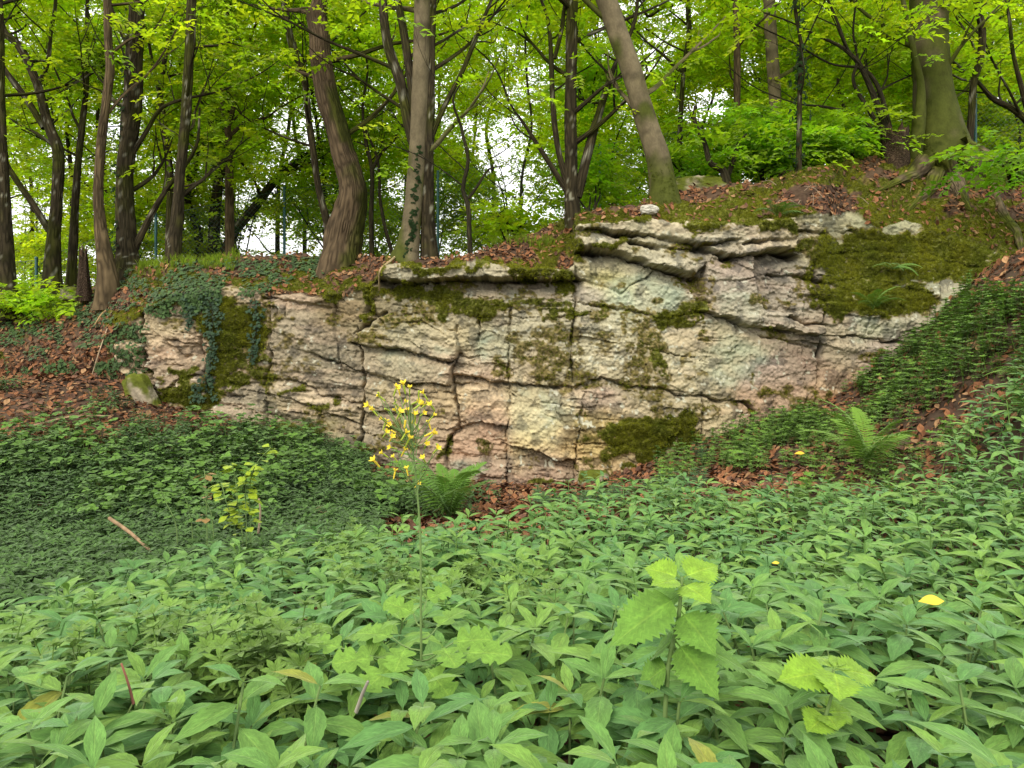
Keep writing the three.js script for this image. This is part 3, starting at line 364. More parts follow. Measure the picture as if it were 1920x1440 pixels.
  for (const [c, list] of cells) {
    const map = new Map(), p = [], n = [], q = [], u = [], ix = [], at = (k) => { let m = map.get(k); if (m === undefined) { m = map.size; map.set(k, m); p.push(pos[k * 3], pos[k * 3 + 1], pos[k * 3 + 2]); n.push(nor[k * 3], nor[k * 3 + 1], nor[k * 3 + 2]); q.push(col[k * 3], col[k * 3 + 1], col[k * 3 + 2]); u.push(pos[k * 3] * 2.5, pos[k * 3 + 1] * 2.5); } return m; };
    for (const k of list) { const a = at(k), b = at(k + gw), d = at(k + gw + 1), e = at(k + 1); ix.push(a, b, d, a, d, e); }
    const g = new THREE.BufferGeometry(); g.setAttribute('position', new THREE.Float32BufferAttribute(p, 3)); g.setAttribute('normal', new THREE.Float32BufferAttribute(n, 3)); g.setAttribute('color', new THREE.Float32BufferAttribute(q, 3)); g.setAttribute('uv', new THREE.Float32BufferAttribute(u, 2)); g.setIndex(ix);
    if (c === -2) { const o = mesh('hillside', g, soilMat); o.userData = { kind: 'structure', label: 'mossy soil bank lying over the top of the rock face', category: 'bank' }; }
    else mesh('rock_block', g, rockMat, rock);
  }
  console.log('rock blocks', cells.size);
}
const cellAt = (px, py) => clamp(Math.round((py - GY0) / GS), 1, gh - 3) * gw + clamp(Math.round((px - GX0) / GS), 1, gw - 3);
const rockP = (px, py) => { const k = cellAt(px, py); return rockAt.ok[k] ? V(rockAt.pos[k * 3], rockAt.pos[k * 3 + 1], rockAt.pos[k * 3 + 2]) : P(px, py, D(px)); };
const rockN = (px, py) => { const k = cellAt(px, py); return V(rockAt.nor[k * 3], rockAt.nor[k * 3 + 1], rockAt.nor[k * 3 + 2]); };
const soilAt = (px, py) => rockAt.soil[cellAt(px, py)];
const onNormal = (p, n, spin, s, tilt = 0) => { const q = new THREE.Quaternion().setFromUnitVectors(V(0, 1, 0), n).multiply(new THREE.Quaternion().setFromEuler(new THREE.Euler(tilt, spin, 0, 'YXZ'))); return new THREE.Matrix4().compose(p, q, V(s, s, s)); };

// ---------------------------------------------------------------- trees
const sprayGeo = [0, 1, 2].map((v) => {                   // a flat spray of small leaves on a twig, along +z
  const g = new GB(), r = rng(200 + v), L = 0.34;
  for (let k = 0; k < 13; k++) {
    const t = 0.12 + k / 12 * 0.9, s = k % 2 ? 1 : -1, m = M4((r() - .5) * .03, (r() - .5) * .05 - 0.05 * t * t, t * L, rr(-.5, .35, r), k === 12 ? 0 : s * rr(.6, 1.25, r), rr(-.6, .6, r));
    const l = rr(.058, .082, r), w = l * rr(.55, .68, r), a = g.n, p = [[0, 0, 0], [w * .5, .006, l * .42], [0, -.004, l * .5], [-w * .5, .006, l * .42], [0, -.012, l]].map((q) => V(...q).applyMatrix4(m));
    p.forEach((q) => g.v(q.x, q.y, q.z)); g.t(a, a + 2, a + 1); g.t(a, a + 3, a + 2); g.t(a + 1, a + 2, a + 4); g.t(a + 2, a + 3, a + 4);
  }
  const a = g.n; for (const [x, y, z] of [[-.003, 0, 0], [.003, 0, 0], [0, -.05, L]]) g.v(x, y, z); g.t(a, a + 1, a + 2);
  return g.geo();
});
const gaps = [[930, 285, 52, 62], [960, 350, 44, 42], [1345, 190, 42, 42], [1410, 120, 34, 46], [1300, 210, 30, 26], [470, 440, 60, 30], [510, 350, 22, 26], [160, 25, 46, 16], [20, 290, 16, 20], [700, 20, 12, 20], [960, 240, 26, 30], [1120, 240, 22, 18], [1000, 395, 46, 22], [800, 430, 18, 30], [1195, 90, 14, 14], [1010, 130, 20, 20], [905, 395, 22, 22]];
const inGap = (p, r) => { if (p.z > -1) return true; const [x, y] = toPx(p); for (const [gx, gy, rx, ry] of gaps) { const e = ((x - gx) / rx) ** 2 + ((y - gy) / ry) ** 2; if (e < 0.7 + 0.5 * r()) return r() < 0.94; } return vn(x * 0.017, y * 0.017, 400) > 0.5 && r() < 0.8; };
const barks = {  // bark colours darkened to stand in for the shade of a canopy overhead
  beech: (s, mo = .25) => (x, y, z, al, a) => { const n = fbm(x * 6 + s, y * 5, z * 6, 3), t = (1 + 0.45 * n) * (mo > .5 ? .72 : 1), band = Math.abs(vn(s, y * 5, 3)) < 0.06 ? 0.65 : 1, m = sstep(0.05, 0.35, fbm(x * 3, y * 2, z * 3 + s, 3) + mo - al * 0.22); return [mix(.178 * t * band, .075, m), mix(.145 * t * band, .088, m), mix(.082 * t * band, .014, m)]; },
  oak: (s) => (x, y, z, al, a) => { const n = fbm(x * 9 + s, y * 4, z * 9, 3), t = 1 + 0.5 * n, m = sstep(0.0, 0.3, fbm(x * 4, y * 2, z * 4 + s, 3) + 0.12 - al * 0.12 + 0.16 * Math.cos(a)); return [mix(.115 * t, .06, m), mix(.081 * t, .064, m), mix(.045 * t, .011, m)]; },
  dark: (s) => (x, y, z, al) => { const n = fbm(x * 9 + s, y * 6, z * 9, 3), m = sstep(-.1, .3, fbm(x * 4, y * 2.5, z * 4 + s, 3)), sp = vn(x * 34, y * 26, z * 34) > 0.62 ? 1 : 0, t = 1 + 0.5 * n; return [mix(mix(.058 * t, .056, m), .32, sp * .8), mix(mix(.046 * t, .058, m), .31, sp * .8), mix(mix(.024 * t, .011, m), .22, sp * .8)]; },
  brown: (s) => (x, y, z) => { const n = fbm(x * 14 + s, y * 3, z * 14, 3), t = 1 + 0.7 * n; return [.125 * t, .09 * t, .046 * t]; },
  thin: (s) => (x, y, z) => { const t = 1 + 0.5 * fbm(x * 9 + s, y * 5, z * 9, 2); return [.05 * t, .043 * t, .022 * t]; },
};
const mossTuft = (() => { const g = new GB(), q = rng(5); for (let k = 0; k < 9; k++) { const a = q() * 6.28, l = rr(.6, 1.1, q), x = rr(-.5, .5, q), z = rr(-.5, .5, q), s = g.n; g.v(x - .12 * Math.cos(a), 0, z - .12 * Math.sin(a)); g.v(x + .12 * Math.cos(a), 0, z + .12 * Math.sin(a)); g.v(x + rr(-.4, .4, q), l, z + rr(-.4, .4, q)); g.t(s, s + 1, s + 2); } return g.geo(); })();
let treeSeed = 0;
const ivyLeaf = (() => { const g = new GB(), q = [[0, 0], [.5, -.1], [.62, .3], [.32, .5], [0, 1], [-.32, .5], [-.62, .3], [-.5, -.1]]; const c = g.v(0, 0.08, 0.32); q.forEach(([x, z]) => g.v(x, 0, z)); for (let i = 0; i < 8; i++) g.t(c, 1 + i, 1 + (i + 1) % 8); return g.geo(); })();
function crownOf(root, nodes, n, seed, hue = 1, spread = 0.5, ignoreGaps = false) {
  const r = rng(seed), ms = [], cs = [];
  for (let k = 0, tries = 0; k < n && tries < n * 4; tries++) {
    const b = nodes[Math.floor(r() * nodes.length)], p = V(b.x + rr(-1, 1, r) * spread, b.y + rr(-1, 1, r) * spread * 0.55, b.z + rr(-1, 1, r) * spread);
    if (!ignoreGaps && (inGap(p, r) || -p.z < 9.1 && r() < .9)) continue;
    ms.push(M4(p.x, p.y, p.z, rr(-.35, .5, r), r() * 6.283, rr(-.45, .45, r), rr(.75, 1.35, r)));
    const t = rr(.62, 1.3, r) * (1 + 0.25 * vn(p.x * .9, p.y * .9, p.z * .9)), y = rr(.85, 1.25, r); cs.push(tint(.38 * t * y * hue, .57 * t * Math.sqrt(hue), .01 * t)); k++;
  }
  if (!ms.length) return;
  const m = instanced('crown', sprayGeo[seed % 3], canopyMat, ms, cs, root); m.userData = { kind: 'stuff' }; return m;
}
function makeTree(o) {
  // o: name, label, d, pts [px, py, width px], bark, stems (more polylines of the same form), rise (m above the frame), leaves, flare, limbs
  const seed = ++treeSeed, r = rng(9000 + seed * 13), root = thing(o.name ?? 'woodland_tree', o.label, 'tree', o.group, V(0, 0, 0)), col = barks[o.bark ?? 'dark'](seed * 3.7, o.mossy), mat = o.bark === 'beech' ? beechMat : barkMat;
  { const [bx, by] = o.pts[o.pts.length - 1]; if (!o.group && by > skyline(bx) + 3 && rockAt.ok[cellAt(bx, by)]) o.d = -rockP(bx, by).z + (o.inset ?? 0.16); }
  const poly = (pts, d, extend) => {
    const q = pts.map(([px, py, w, dd]) => ({ p: P(px, py, d + (dd ?? 0)), r: w * d / F / 2 })).reverse();   // from the ground up
    if (extend) { const a = q[q.length - 1], b = q[Math.max(0, q.length - 3)], dir = a.p.clone().sub(b.p).normalize(); dir.y = Math.max(dir.y, 0.4); dir.normalize(); q.push({ p: a.p.clone().addScaledVector(dir, extend * 0.5).add(V(rr(-.15, .15, r), 0, rr(-.1, .1, r))), r: a.r * 0.8 }, { p: a.p.clone().addScaledVector(dir, extend).add(V(rr(-.3, .3, r), 0, 0)), r: a.r * 0.4 }); }
    return q;
  };
  const trunk = poly(o.pts, o.d, o.rise ?? 2.4), bottom = trunk[0];
  if (o.sink !== 0) { const gy = groundH(bottom.p.x, bottom.p.z); trunk.unshift({ p: V(bottom.p.x + (bottom.p.x - trunk[1].p.x) * 0.2, bottom.p.y - (o.group ? 0.6 : o.sinkBy ?? 0.34), bottom.p.z), r: bottom.r * (o.flare ? 1.0 : 1.05) }); }
  const big = trunk[0].r > 0.1;
  mesh('trunk', tube(new GB(), trunk, { seg: big ? 20 : 10, step: big ? 0.05 : 0.09, rough: o.rough ?? 0.1, col, seed: seed * 2.1, flare: o.flare ?? 0 }).geo(), mat, root);
  const ends = [], stemList = [trunk];
  for (const s of o.stems ?? []) { const q = poly(s, o.d, s.short ? 0 : 1.2); stemList.push(q); mesh('stem', tube(new GB(), q, { seg: 8, step: 0.09, rough: 0.1, col, seed: seed + 5 }).geo(), mat, root); }
  const limbs = o.limbs ?? 6, limb = (from, dir, len, rad, depth) => {
    const pts = [{ p: from.clone(), r: rad }]; let p = from.clone(), d = dir.clone(); const n = 5;
    for (let k = 1; k <= n; k++) { d.add(V(rr(-.3, .3, r), rr(-.1, .28, r), rr(-.3, .3, r))).normalize(); p = p.clone().addScaledVector(d, len / n); pts.push({ p, r: rad * (1 - k / n * 0.85) }); if (k > 1) ends.push(p); }
    mesh('branch', tube(new GB(), pts, { seg: 5, step: 0.16, rough: 0.06, col, cap: false }).geo(), mat, root);
    if (depth > 0) for (let k = 0; k < 2; k++) limb(pts[2 + k].p, d.clone().add(V(rr(-1, 1, r), rr(-.2, .5, r), rr(-1, 1, r))).normalize(), len * rr(.45, .7, r), rad * 0.45, depth - 1);
  };
  for (const q of stemList) {
    const main = q === trunk, cnt = main ? limbs : Math.ceil(limbs / 3), lo = q.length * (o.low ?? 0.3);
    for (let k = 0; k < cnt; k++) { const f = mix(lo, q.length - 1.05, (k + r() * 0.8) / cnt), i = Math.min(q.length - 2, Math.floor(f)), p = q[i].p.clone().lerp(q[i + 1].p, f - i), a = r() * 6.283, len = rr(.9, 2.2, r) * (o.limbLen ?? 1); limb(p, V(Math.cos(a), rr(.25, .9, r), Math.sin(a) * 0.8 - 0.25).normalize(), len, Math.min(0.035, q[i].r * 0.4), 1); }
    ends.push(q[q.length - 1].p);
  }
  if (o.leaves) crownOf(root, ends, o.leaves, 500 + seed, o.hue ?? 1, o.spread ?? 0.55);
  if (o.tufts) {                                           // moss on the foot of the trunk
    const ms = [], cs = [], q = trunk; for (let k = 0; k < o.tufts; k++) { const f = 3.2 * r() ** 1.6, i = Math.min(q.length - 2, Math.floor(f)), p = q[i].p.clone().lerp(q[i + 1].p, f - i), rad = mix(q[i].r, q[i + 1].r, f - i) * (1 + (o.flare ?? 0) * Math.max(0, .5 - f * .4)), a = rr(-.4, 3.6, r), n = V(Math.cos(a), .25, Math.sin(a)).normalize(); if (fbm(p.x * 3 + Math.cos(a), p.y * 3, Math.sin(a) * 2, 3) > .25 - f * .12) continue; ms.push(onNormal(p.addScaledVector(V(n.x, 0, n.z), rad * .98), n, r() * 6.28, rr(.012, .026, r))); const t = rr(.6, 1.35, r); cs.push(tint(.1 * t, .125 * t, .013 * t)); }
    instanced('moss', mossTuft, mossMat, ms, cs, root).userData = { kind: 'stuff' };
  }
  if (o.ivy) {                                             // ivy leaves around a stem
    const ms = [], cs = []; const q = o.ivyOn !== undefined ? stemList[o.ivyOn] : trunk;
    for (let k = 0; k < o.ivy; k++) { const f = rr(0.05, (q.length - 1) * (o.ivyTo ?? 0.95), r), i = Math.min(q.length - 2, Math.floor(f)), p = q[i].p.clone().lerp(q[i + 1].p, f - i), a = (o.ivyA ?? 0) + rr(-1, 1, r) * (o.ivyW ?? 3.14), rad = q[i].r + rr(0, o.ivyFluff ?? 0.09, r), n = V(Math.cos(a), 0.3, Math.sin(a)).normalize(); ms.push(onNormal(p.addScaledVector(V(n.x, 0, n.z), rad), n, r() * 6.28, rr(.03, .055, r), 0.3)); const t = rr(.6, 1.3, r); cs.push(tint(.035 * t, .075 * t, .018 * t)); }
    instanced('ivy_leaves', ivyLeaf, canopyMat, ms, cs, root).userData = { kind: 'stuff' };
  }
  return root;
}
makeTree({ label: 'crooked reddish-brown trunk with a knot swelling, rooted on the rock edge', d: 8.5, bark: 'oak', rough: 0.16, flare: 0.75, limbs: 5, leaves: 160, pts: [[600, -30, 29], [599, 12, 32], [594, 32, 40], [599, 70, 35], [601, 110, 36], [610, 167, 40], [628, 230, 42], [642, 280, 45], [655, 325, 49], [661, 365, 54], [652, 415, 60], [644, 460, 70], [641, 496, 80]] });
{ // the knot on that trunk
  const g = new GB(), c = P(643, 286, 8.32), s = new THREE.IcosahedronGeometry(0.1, 4), p = s.attributes.position; const root = scene.children[scene.children.length - 1];
  for (let i = 0; i < p.count; i++) { const v = V(p.getX(i), p.getY(i), p.getZ(i)), n = v.clone().normalize(); let k = 1 + 0.35 * fbm(n.x * 2, n.y * 2, n.z * 2, 3); if (n.z > 0.6) k *= 1 - 0.35 * sstep(0.75, 1, n.z); v.multiplyScalar(k); p.setXYZ(i, v.x * 0.95, v.y * 1.1, v.z * 0.7); }
  const cl = []; for (let i = 0; i < p.count; i++) { const z = p.getZ(i), t = 1 + 0.5 * fbm(p.getX(i) * 20, p.getY(i) * 20, z * 20, 2); cl.push(.2 * t, .14 * t, .085 * t); }
  s.setAttribute('color', new THREE.Float32BufferAttribute(cl, 3)); s.computeVertexNormals(); const m = mesh('knot', s, barkMat, root); m.position.copy(c);
}
makeTree({ name: 'beech_tree', label: 'straight smooth tan beech trunk with an ivy strip, on the rock edge', d: 8.7, sinkBy: .12, bark: 'beech', rough: 0.05, flare: 0.4, limbs: 5, leaves: 180, pts: [[793, -30, 29], [792, 0, 30], [790, 130, 32], [785, 233, 32], [780, 333, 33], [772, 417, 36], [764, 468, 44], [760, 492, 52]], ivy: 110, ivyA: 1.3, ivyW: 0.3, ivyTo: 0.46, ivyFluff: 0.015 });
makeTree({ label: 'dark forked tree close behind the straight tan beech trunk', d: 9.3, leaves: 520, limbs: 10, pts: [[812, -20, 15], [808, 60, 18], [804, 200, 22], [801, 330, 24], [802, 430, 28], [805, 488, 36]], stems: [[[716, -20, 15], [727, 83, 18], [752, 160, 20], [767, 233, 22], [785, 300, 22]], [[742, -10, 13], [763, 100, 16], [772, 160, 18], [780, 240, 18]], [[925, -10, 5], [900, 50, 8], [867, 133, 9], [833, 200, 10], [806, 262, 12]]] });
makeTree({ label: 'thick dark trunk with white lichen flecks and one low side limb', d: 8.6, flare: 0.35, leaves: 260, limbs: 7, pts: [[258, -30, 28], [257, 0, 28], [252, 100, 30], [248, 200, 34], [240, 265, 31], [234, 333, 28], [236, 430, 34], [239, 480, 40], [240, 506, 48]], stems: [[[420, 168, 3], [395, 175, 4], [330, 190, 6], [300, 205, 7], [275, 245, 8], [247, 290, 10]], [[312, 355, 8], [290, 390, 11], [262, 445, 14], [245, 480, 16]]], ivy: 260, ivyA: 2.6, ivyW: 0.8, ivyTo: 0.95 });
makeTree({ label: 'slim light-brown ridged trunk left of the thick dark one', d: 8.2, bark: 'brown', flare: 0.5, leaves: 90, limbs: 3, pts: [[200, -30, 14], [201, 30, 14], [204, 95, 14], [206, 130, 16], [198, 200, 15], [189, 275, 16], [184, 365, 17], [188, 420, 20], [195, 470, 26], [203, 530, 36]] });
makeTree({ label: 'straight grey-brown trunk with pale lichen flecks right of the low side limb', d: 9, flare: 0.3, leaves: 260, limbs: 7, pts: [[361, -30, 16], [359, 0, 16], [353, 133, 17], [347, 233, 18], [337, 333, 18], [330, 433, 23], [325, 480, 28], [324, 500, 32]] });
makeTree({ label: 'slender forked dark stem just left of the straight lichened trunk', d: 9.6, leaves: 260, limbs: 6, pts: [[326, 10, 5], [320, 50, 7], [306, 130, 9], [301, 173, 11], [308, 245, 12], [319, 330, 13], [318, 430, 14], [318, 490, 16]], stems: [[[270, 40, 4], [278, 73, 5], [288, 130, 7], [299, 175, 9]]] });
makeTree({ label: 'slim wavy stem forking high, between the lichened trunk and the fence post', d: 10, bark: 'brown', leaves: 380, limbs: 9, pts: [[431, -20, 10], [429, 20, 10], [423, 83, 9], [417, 200, 9], [427, 245, 12], [430, 367, 16], [430, 465, 18]], stems: [[[482, 40, 4], [462, 95, 6], [450, 143, 8], [438, 200, 9], [428, 236, 10]], [[520, 205, 3], [500, 220, 5], [460, 230, 7], [430, 255, 8]]] });
makeTree({ label: 'ivy-clad trunk leaning far to the right behind the wire fence', d: 11, leaves: 220, limbs: 5, rise: 1, pts: [[590, 280, 8], [567, 297, 12], [520, 333, 15], [480, 385, 17], [443, 430, 18], [425, 465, 20]], ivy: 700, ivyFluff: 0.16 });
makeTree({ label: 'upright ivy-covered dark trunk behind the slim wavy stem', d: 11.2, leaves: 200, limbs: 5, rise: 1.4, pts: [[425, 220, 10], [420, 260, 14], [410, 333, 18], [402, 420, 20], [400, 475, 22]], ivy: 420, ivyFluff: 0.12 });
makeTree({ label: 'short ivy-wrapped stem bent like a bow behind the straight lichened trunk', d: 11.4, leaves: 120, limbs: 4, rise: 0.8, pts: [[392, 240, 10], [380, 280, 11], [356, 333, 12], [352, 380, 13], [370, 430, 14], [374, 475, 16]], ivy: 380, ivyFluff: 0.12 });
makeTree({ label: 'forked tree bowing left near the left edge, bark half mossed', d: 9.1, flare: 0.4, leaves: 420, limbs: 9, pts: [[-4, 30, 13], [7, 60, 14], [33, 83, 14], [67, 150, 15], [90, 233, 17], [108, 280, 20], [107, 367, 19], [101, 440, 22], [98, 535, 34]], stems: [[[5, 290, 9], [13, 310, 10], [57, 377, 12], [93, 433, 14]], [[2, 120, 9], [10, 133, 10], [43, 177, 12], [83, 240, 13]], [[104, 0, 6], [95, 60, 7], [88, 120, 8], [72, 160, 9]]] });
makeTree({ label: 'thin almost black upright stem between the bowing tree and the light-brown trunk', d: 9.4, leaves: 240, limbs: 6, pts: [[163, 10, 6], [163, 73, 8], [161, 167, 9], [153, 240, 11], [145, 320, 12], [139, 420, 14], [134, 525, 19]], stems: [[[128, 190, 4], [138, 220, 5], [152, 245, 7]]] });
makeTree({ label: 'dark trunk cut by the left edge of the view', d: 8.6, flare: 0.3, leaves: 220, limbs: 6, pts: [[-6, -20, 16], [0, 200, 17], [6, 330, 18], [10, 440, 24], [14, 550, 34]] });
makeTree({ label: 'slender bent dark stem leaning left over the crooked reddish trunk', d: 9.2, leaves: 300, limbs: 7, pts: [[530, -30, 14], [533, 0, 14], [547, 83, 14], [570, 143, 13], [578, 217, 12], [587, 283, 13], [597, 350, 13], [612, 413, 15], [622, 470, 18]] });
makeTree({ label: 'clump of thin dark stems between the crooked trunk and the tan beech', d: 10, bark: 'thin', leaves: 380, limbs: 8, rise: 1.4, pts: [[680, 200, 5], [686, 267, 7], [697, 317, 8], [696, 400, 9], [697, 475, 10]], stems: [[[748, 245, 4], [740, 260, 5], [713, 290, 6], [698, 318, 7]], [[708, 300, 5], [713, 377, 6], [722, 425, 7], [735, 475, 8]]] });
makeTree({ label: 'small twisted half-bare tree standing before the bright sky gap', d: 9.4, bark: 'thin', leaves: 60, limbs: 4, rise: 0.5, limbLen: 0.6, pts: [[864, 235, 5], [868, 253, 6], [878, 300, 7], [868, 355, 8], [877, 383, 9], [880, 440, 9], [882, 490, 10]], stems: [Object.assign([[940, 312, 2], [917, 317, 4], [898, 345, 5], [879, 372, 6]], { short: 1 })] });
makeTree({ label: 'mossy trunk dividing into several spreading stems right of the sky gap', d: 9.4, flare: 0.25, leaves: 520, limbs: 10, pts: [[1074, -30, 22], [1073, 0, 22], [1070, 167, 22], [1070, 267, 24], [1072, 367, 28], [1076, 420, 34]], stems: [[[1150, 130, 9], [1140, 160, 12], [1127, 200, 14], [1103, 283, 18], [1082, 370, 20]], [[1028, 40, 6], [1033, 100, 9], [1037, 200, 10], [1047, 283, 11], [1064, 345, 13]], [[960, 200, 4], [983, 233, 6], [1020, 290, 9], [1045, 330, 11], [1068, 365, 12]], [[1062, 0, 7], [1052, 60, 8], [1040, 110, 8]]] });
makeTree({ name: 'beech_tree', label: 'thick smooth beech trunk leaning left from a mossy foot on the rock', d: 8, mossy: .38, tufts: 700, bark: 'beech', rough: 0.06, flare: 0.5, limbs: 5, leaves: 260, pts: [[1126, -30, 37], [1137, 0, 37], [1163, 73, 39], [1184, 131, 38], [1201, 190, 38], [1219, 248, 41], [1236, 306, 45], [1243, 350, 52], [1245, 385, 62]] });
makeTree({ label: 'thin winding dark stem right of the leaning beech', d: 10, leaves: 420, limbs: 9, pts: [[1288, -20, 10], [1289, 0, 10], [1292, 58, 10], [1283, 125, 9], [1277, 204, 9], [1274, 290, 10], [1274, 360, 12]], stems: [[[1200, 0, 4], [1215, 30, 6], [1240, 15, 7], [1262, 10, 5]], [[1215, 80, 4], [1240, 100, 5], [1275, 133, 6]]] });
makeTree({ label: 'slim straight grey stem standing in the white sky gap', d: 9.05, bark: 'brown', leaves: 180, limbs: 5, pts: [[1380, -20, 12], [1380, 0, 12], [1382, 88, 13], [1382, 175, 13], [1380, 260, 14], [1380, 340, 15]] });
makeTree({ name: 'beech_tree', label: 'straight smooth beech pole rising out of the bushes', d: 8.9, bark: 'beech', rough: 0.04, leaves: 200, limbs: 5, pts: [[1441, -20, 22], [1442, 0, 22], [1447, 87, 23], [1453, 175, 23], [1456, 250, 24], [1458, 322, 26]] });
const giant = makeTree({ name: 'beech_tree', label: 'biggest beech trunk, its mossy buttress roots gripping the rock top', d: 7.9, inset: .3, mossy: .75, tufts: 4200, bark: 'beech', rough: 0.05, flare: 0.3, limbs: 7, leaves: 420, pts: [[1742, -30, 64], [1742, 0, 64], [1743, 83, 62], [1748, 150, 64], [1753, 200, 72], [1759, 250, 88], [1763, 290, 104], [1765, 325, 118]], stems: [[[1686, -20, 7], [1693, 0, 8, -.1], [1703, 50, 9, -.12], [1717, 110, 10, -.15], [1727, 160, 13, -.18], [1725, 217, 20, -.2], [1714, 285, 28, -.12], [1708, 330, 34, 0]]] });
for (const [i, q] of [[[1765, 285, 56], [1780, 325, 46], [1796, 362, 34], [1806, 388, 22], [1814, 405, 8]], [[1735, 300, 50], [1712, 325, 34], [1690, 340, 24], [1655, 354, 14], [1620, 372, 6]], [[1795, 285, 56], [1822, 305, 42], [1848, 335, 32], [1880, 400, 26], [1900, 440, 20], [1914, 475, 10]], [[1755, 310, 40], [1745, 348, 26], [1722, 374, 14], [1700, 394, 6]], [[1800, 270, 50], [1840, 290, 40], [1880, 300, 30], [1930, 330, 20]]].entries()) {
  const mossy = (x, y, z) => { const n = 1 + 0.5 * fbm(x * 12, y * 12, z * 12, 3), m = sstep(-.25, .1, fbm(x * 5, y * 5, z * 5 + i, 3)); return [mix(.16, .105 * n, m), mix(.12, .12 * n, m), mix(.07, .014, m)]; };
  mesh('root', tube(new GB(), q.map(([px, py, w], k) => { const p = py < skyline(px) + 2 ? P(px, py, 7.85) : rockP(px, py); return { p: p.add(V(0, -w * .0004, 0)), r: w * 6.4 / F / 2 }; }), { seg: 12, step: 0.04, rough: 0.2, col: mossy, seed: i }).geo(), barkMat, giant);
}
makeTree({ label: 'wavy slim dark stem right of the biggest beech', d: 8.5, leaves: 260, limbs: 6, pts: [[1826, -20, 10], [1830, 0, 10], [1842, 60, 12], [1837, 117, 13], [1827, 150, 12], [1822, 210, 12], [1818, 270, 13], [1818, 320, 14]] });
makeTree({ label: 'low spreading tree with crooked dark boughs left of the biggest beech', d: 9.6, bark: 'thin', leaves: 620, limbs: 9, rise: 1, pts: [[1570, 40, 5], [1590, 95, 7], [1610, 118, 9], [1633, 165, 11], [1648, 205, 12], [1664, 250, 14], [1670, 310, 15]], stems: [[[1480, 40, 3], [1530, 65, 5], [1580, 90, 7], [1605, 112, 8]], [[1600, 60, 4], [1608, 110, 5], [1600, 150, 6], [1625, 200, 8], [1660, 255, 10]], [[1500, 195, 3], [1545, 200, 5], [1600, 215, 6], [1652, 258, 8]], [[1560, 120, 4], [1620, 130, 6], [1645, 160, 8], [1668, 240, 10]]] });
makeTree({ label: 'narrow ivy-hung stem in the bushes right of the beech pole', d: 10.6, leaves: 160, limbs: 4, rise: 1.2, pts: [[1503, 90, 7], [1501, 130, 8], [1499, 200, 9], [1498, 330, 11]], ivy: 260, ivyFluff: 0.1 });
makeTree({ label: 'dark leaning stem at the right edge of the view', d: 9, leaves: 420, limbs: 8, rise: 1.2, pts: [[1830, 150, 6], [1862, 185, 9], [1900, 205, 11], [1935, 240, 13], [1950, 330, 16]], stems: [[[1890, 20, 5], [1900, 100, 7], [1925, 200, 10]]] });
// woods further back: slender trees, nothing tells them apart
{
  const r = rng(444);
  for (let k = 0; k < 42; k++) {
    const px = -340 + (k + rr(.1, .9, r)) * 2600 / 42, d = rr(11, 19, r), base = Math.min(HZ - 8, skyline(px) + 40), lean = rr(-60, 60, r), w = rr(3.5, 9, r);
    makeTree({ label: 'slender tree with backlit lime-green leaves in the wood behind the fence', group: 'slender trees of the wood behind the fence', d, bark: 'thin', leaves: 1900, limbs: 15, low: 0.12, limbLen: 1.35, spread: 0.85, rise: 2.2, hue: 1.1, pts: [[px + lean, -40, w * .6], [px + lean * .7 + rr(-22, 22, r), 60, w * .7], [px + lean * .55 + rr(-18, 18, r), 150, w * .8], [px + lean * .3 + rr(-14, 14, r), 240, w * .9], [px + lean * .1, 330, w], [px, base, w * 1.3]] });
  }
}
{ // understorey behind the ridge
  const r = rng(808);
  for (let k = 0; k < 17; k++) {
    const px = -40 + (k + rr(.15, .85, r)) * 2000 / 17, d = rr(10.6, 15, r), top = skyline(px) - rr(190, 300, r), low = skyline(px) + 10, root = thing('understorey_shrub', 'leafy bright green understorey shrub in the gap between the ridge trunks', 'shrub', 'understorey shrubs behind the ridge', V(0, 0, 0)), ends = [];
    for (let j = 0; j < 4; j++) { const a = P(px + rr(-12, 12, r), low + 25, d), b = P(px + rr(-75, 75, r), mix(low, top, rr(.6, 1, r)), d + rr(-1, 1, r)), m = a.clone().lerp(b, .5).add(V(rr(-.3, .3, r), .2, 0)); mesh('stem', tube(new GB(), [{ p: a, r: .018 }, { p: m, r: .012 }, { p: b, r: .004 }], { seg: 5, step: .15, col: barks.thin(k) }).geo(), barkMat, root); ends.push(m, b); }
    for (let j = 0; j < 26; j++) ends.push(P(px + rr(-75, 75, r), mix(low, top, r()), d + rr(-1.2, 1.2, r)));
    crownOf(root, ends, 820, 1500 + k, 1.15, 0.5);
  }
}
console.log('trees');

// ---------------------------------------------------------------- bushes on the rock top
function makeBush(label, px, py, d, w, h, n, hue, stems = 5) {
  const root = thing('beech_bush', label, 'bush', null, V(0, 0, 0)), r = rng(px * 7 + 3), ends = [];
  for (let k = 0; k < stems; k++) { const a = P(px + rr(-.12, .12, r) * w, py, d), b = P(px + rr(-.5, .5, r) * w, py - h * rr(.5, 1, r), d + rr(-.5, .5, r)), m = a.clone().lerp(b, .5).add(V(rr(-.15, .15, r), .1, 0)); if (py > skyline(px) + 2) a.copy(rockP(px + rr(-.1, .1, r) * w, py)); a.y -= .08; mesh('stem', tube(new GB(), [{ p: a, r: .014 }, { p: m, r: .01 }, { p: b, r: .003 }], { seg: 5, step: .1, col: barks.thin(k) }).geo(), barkMat, root); ends.push(m, b); }
  for (let k = 0; k < stems * 5; k++) ends.push(P(px + rr(-.5, .5, r) * w, py - h * rr(.15, 1, r), d + rr(-.6, .5, r)));
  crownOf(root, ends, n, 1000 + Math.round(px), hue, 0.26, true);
}
makeBush('broad leafy beech bush right of the twisted sapling', 1430, 330, 8.4, 170, 120, 420, .62);
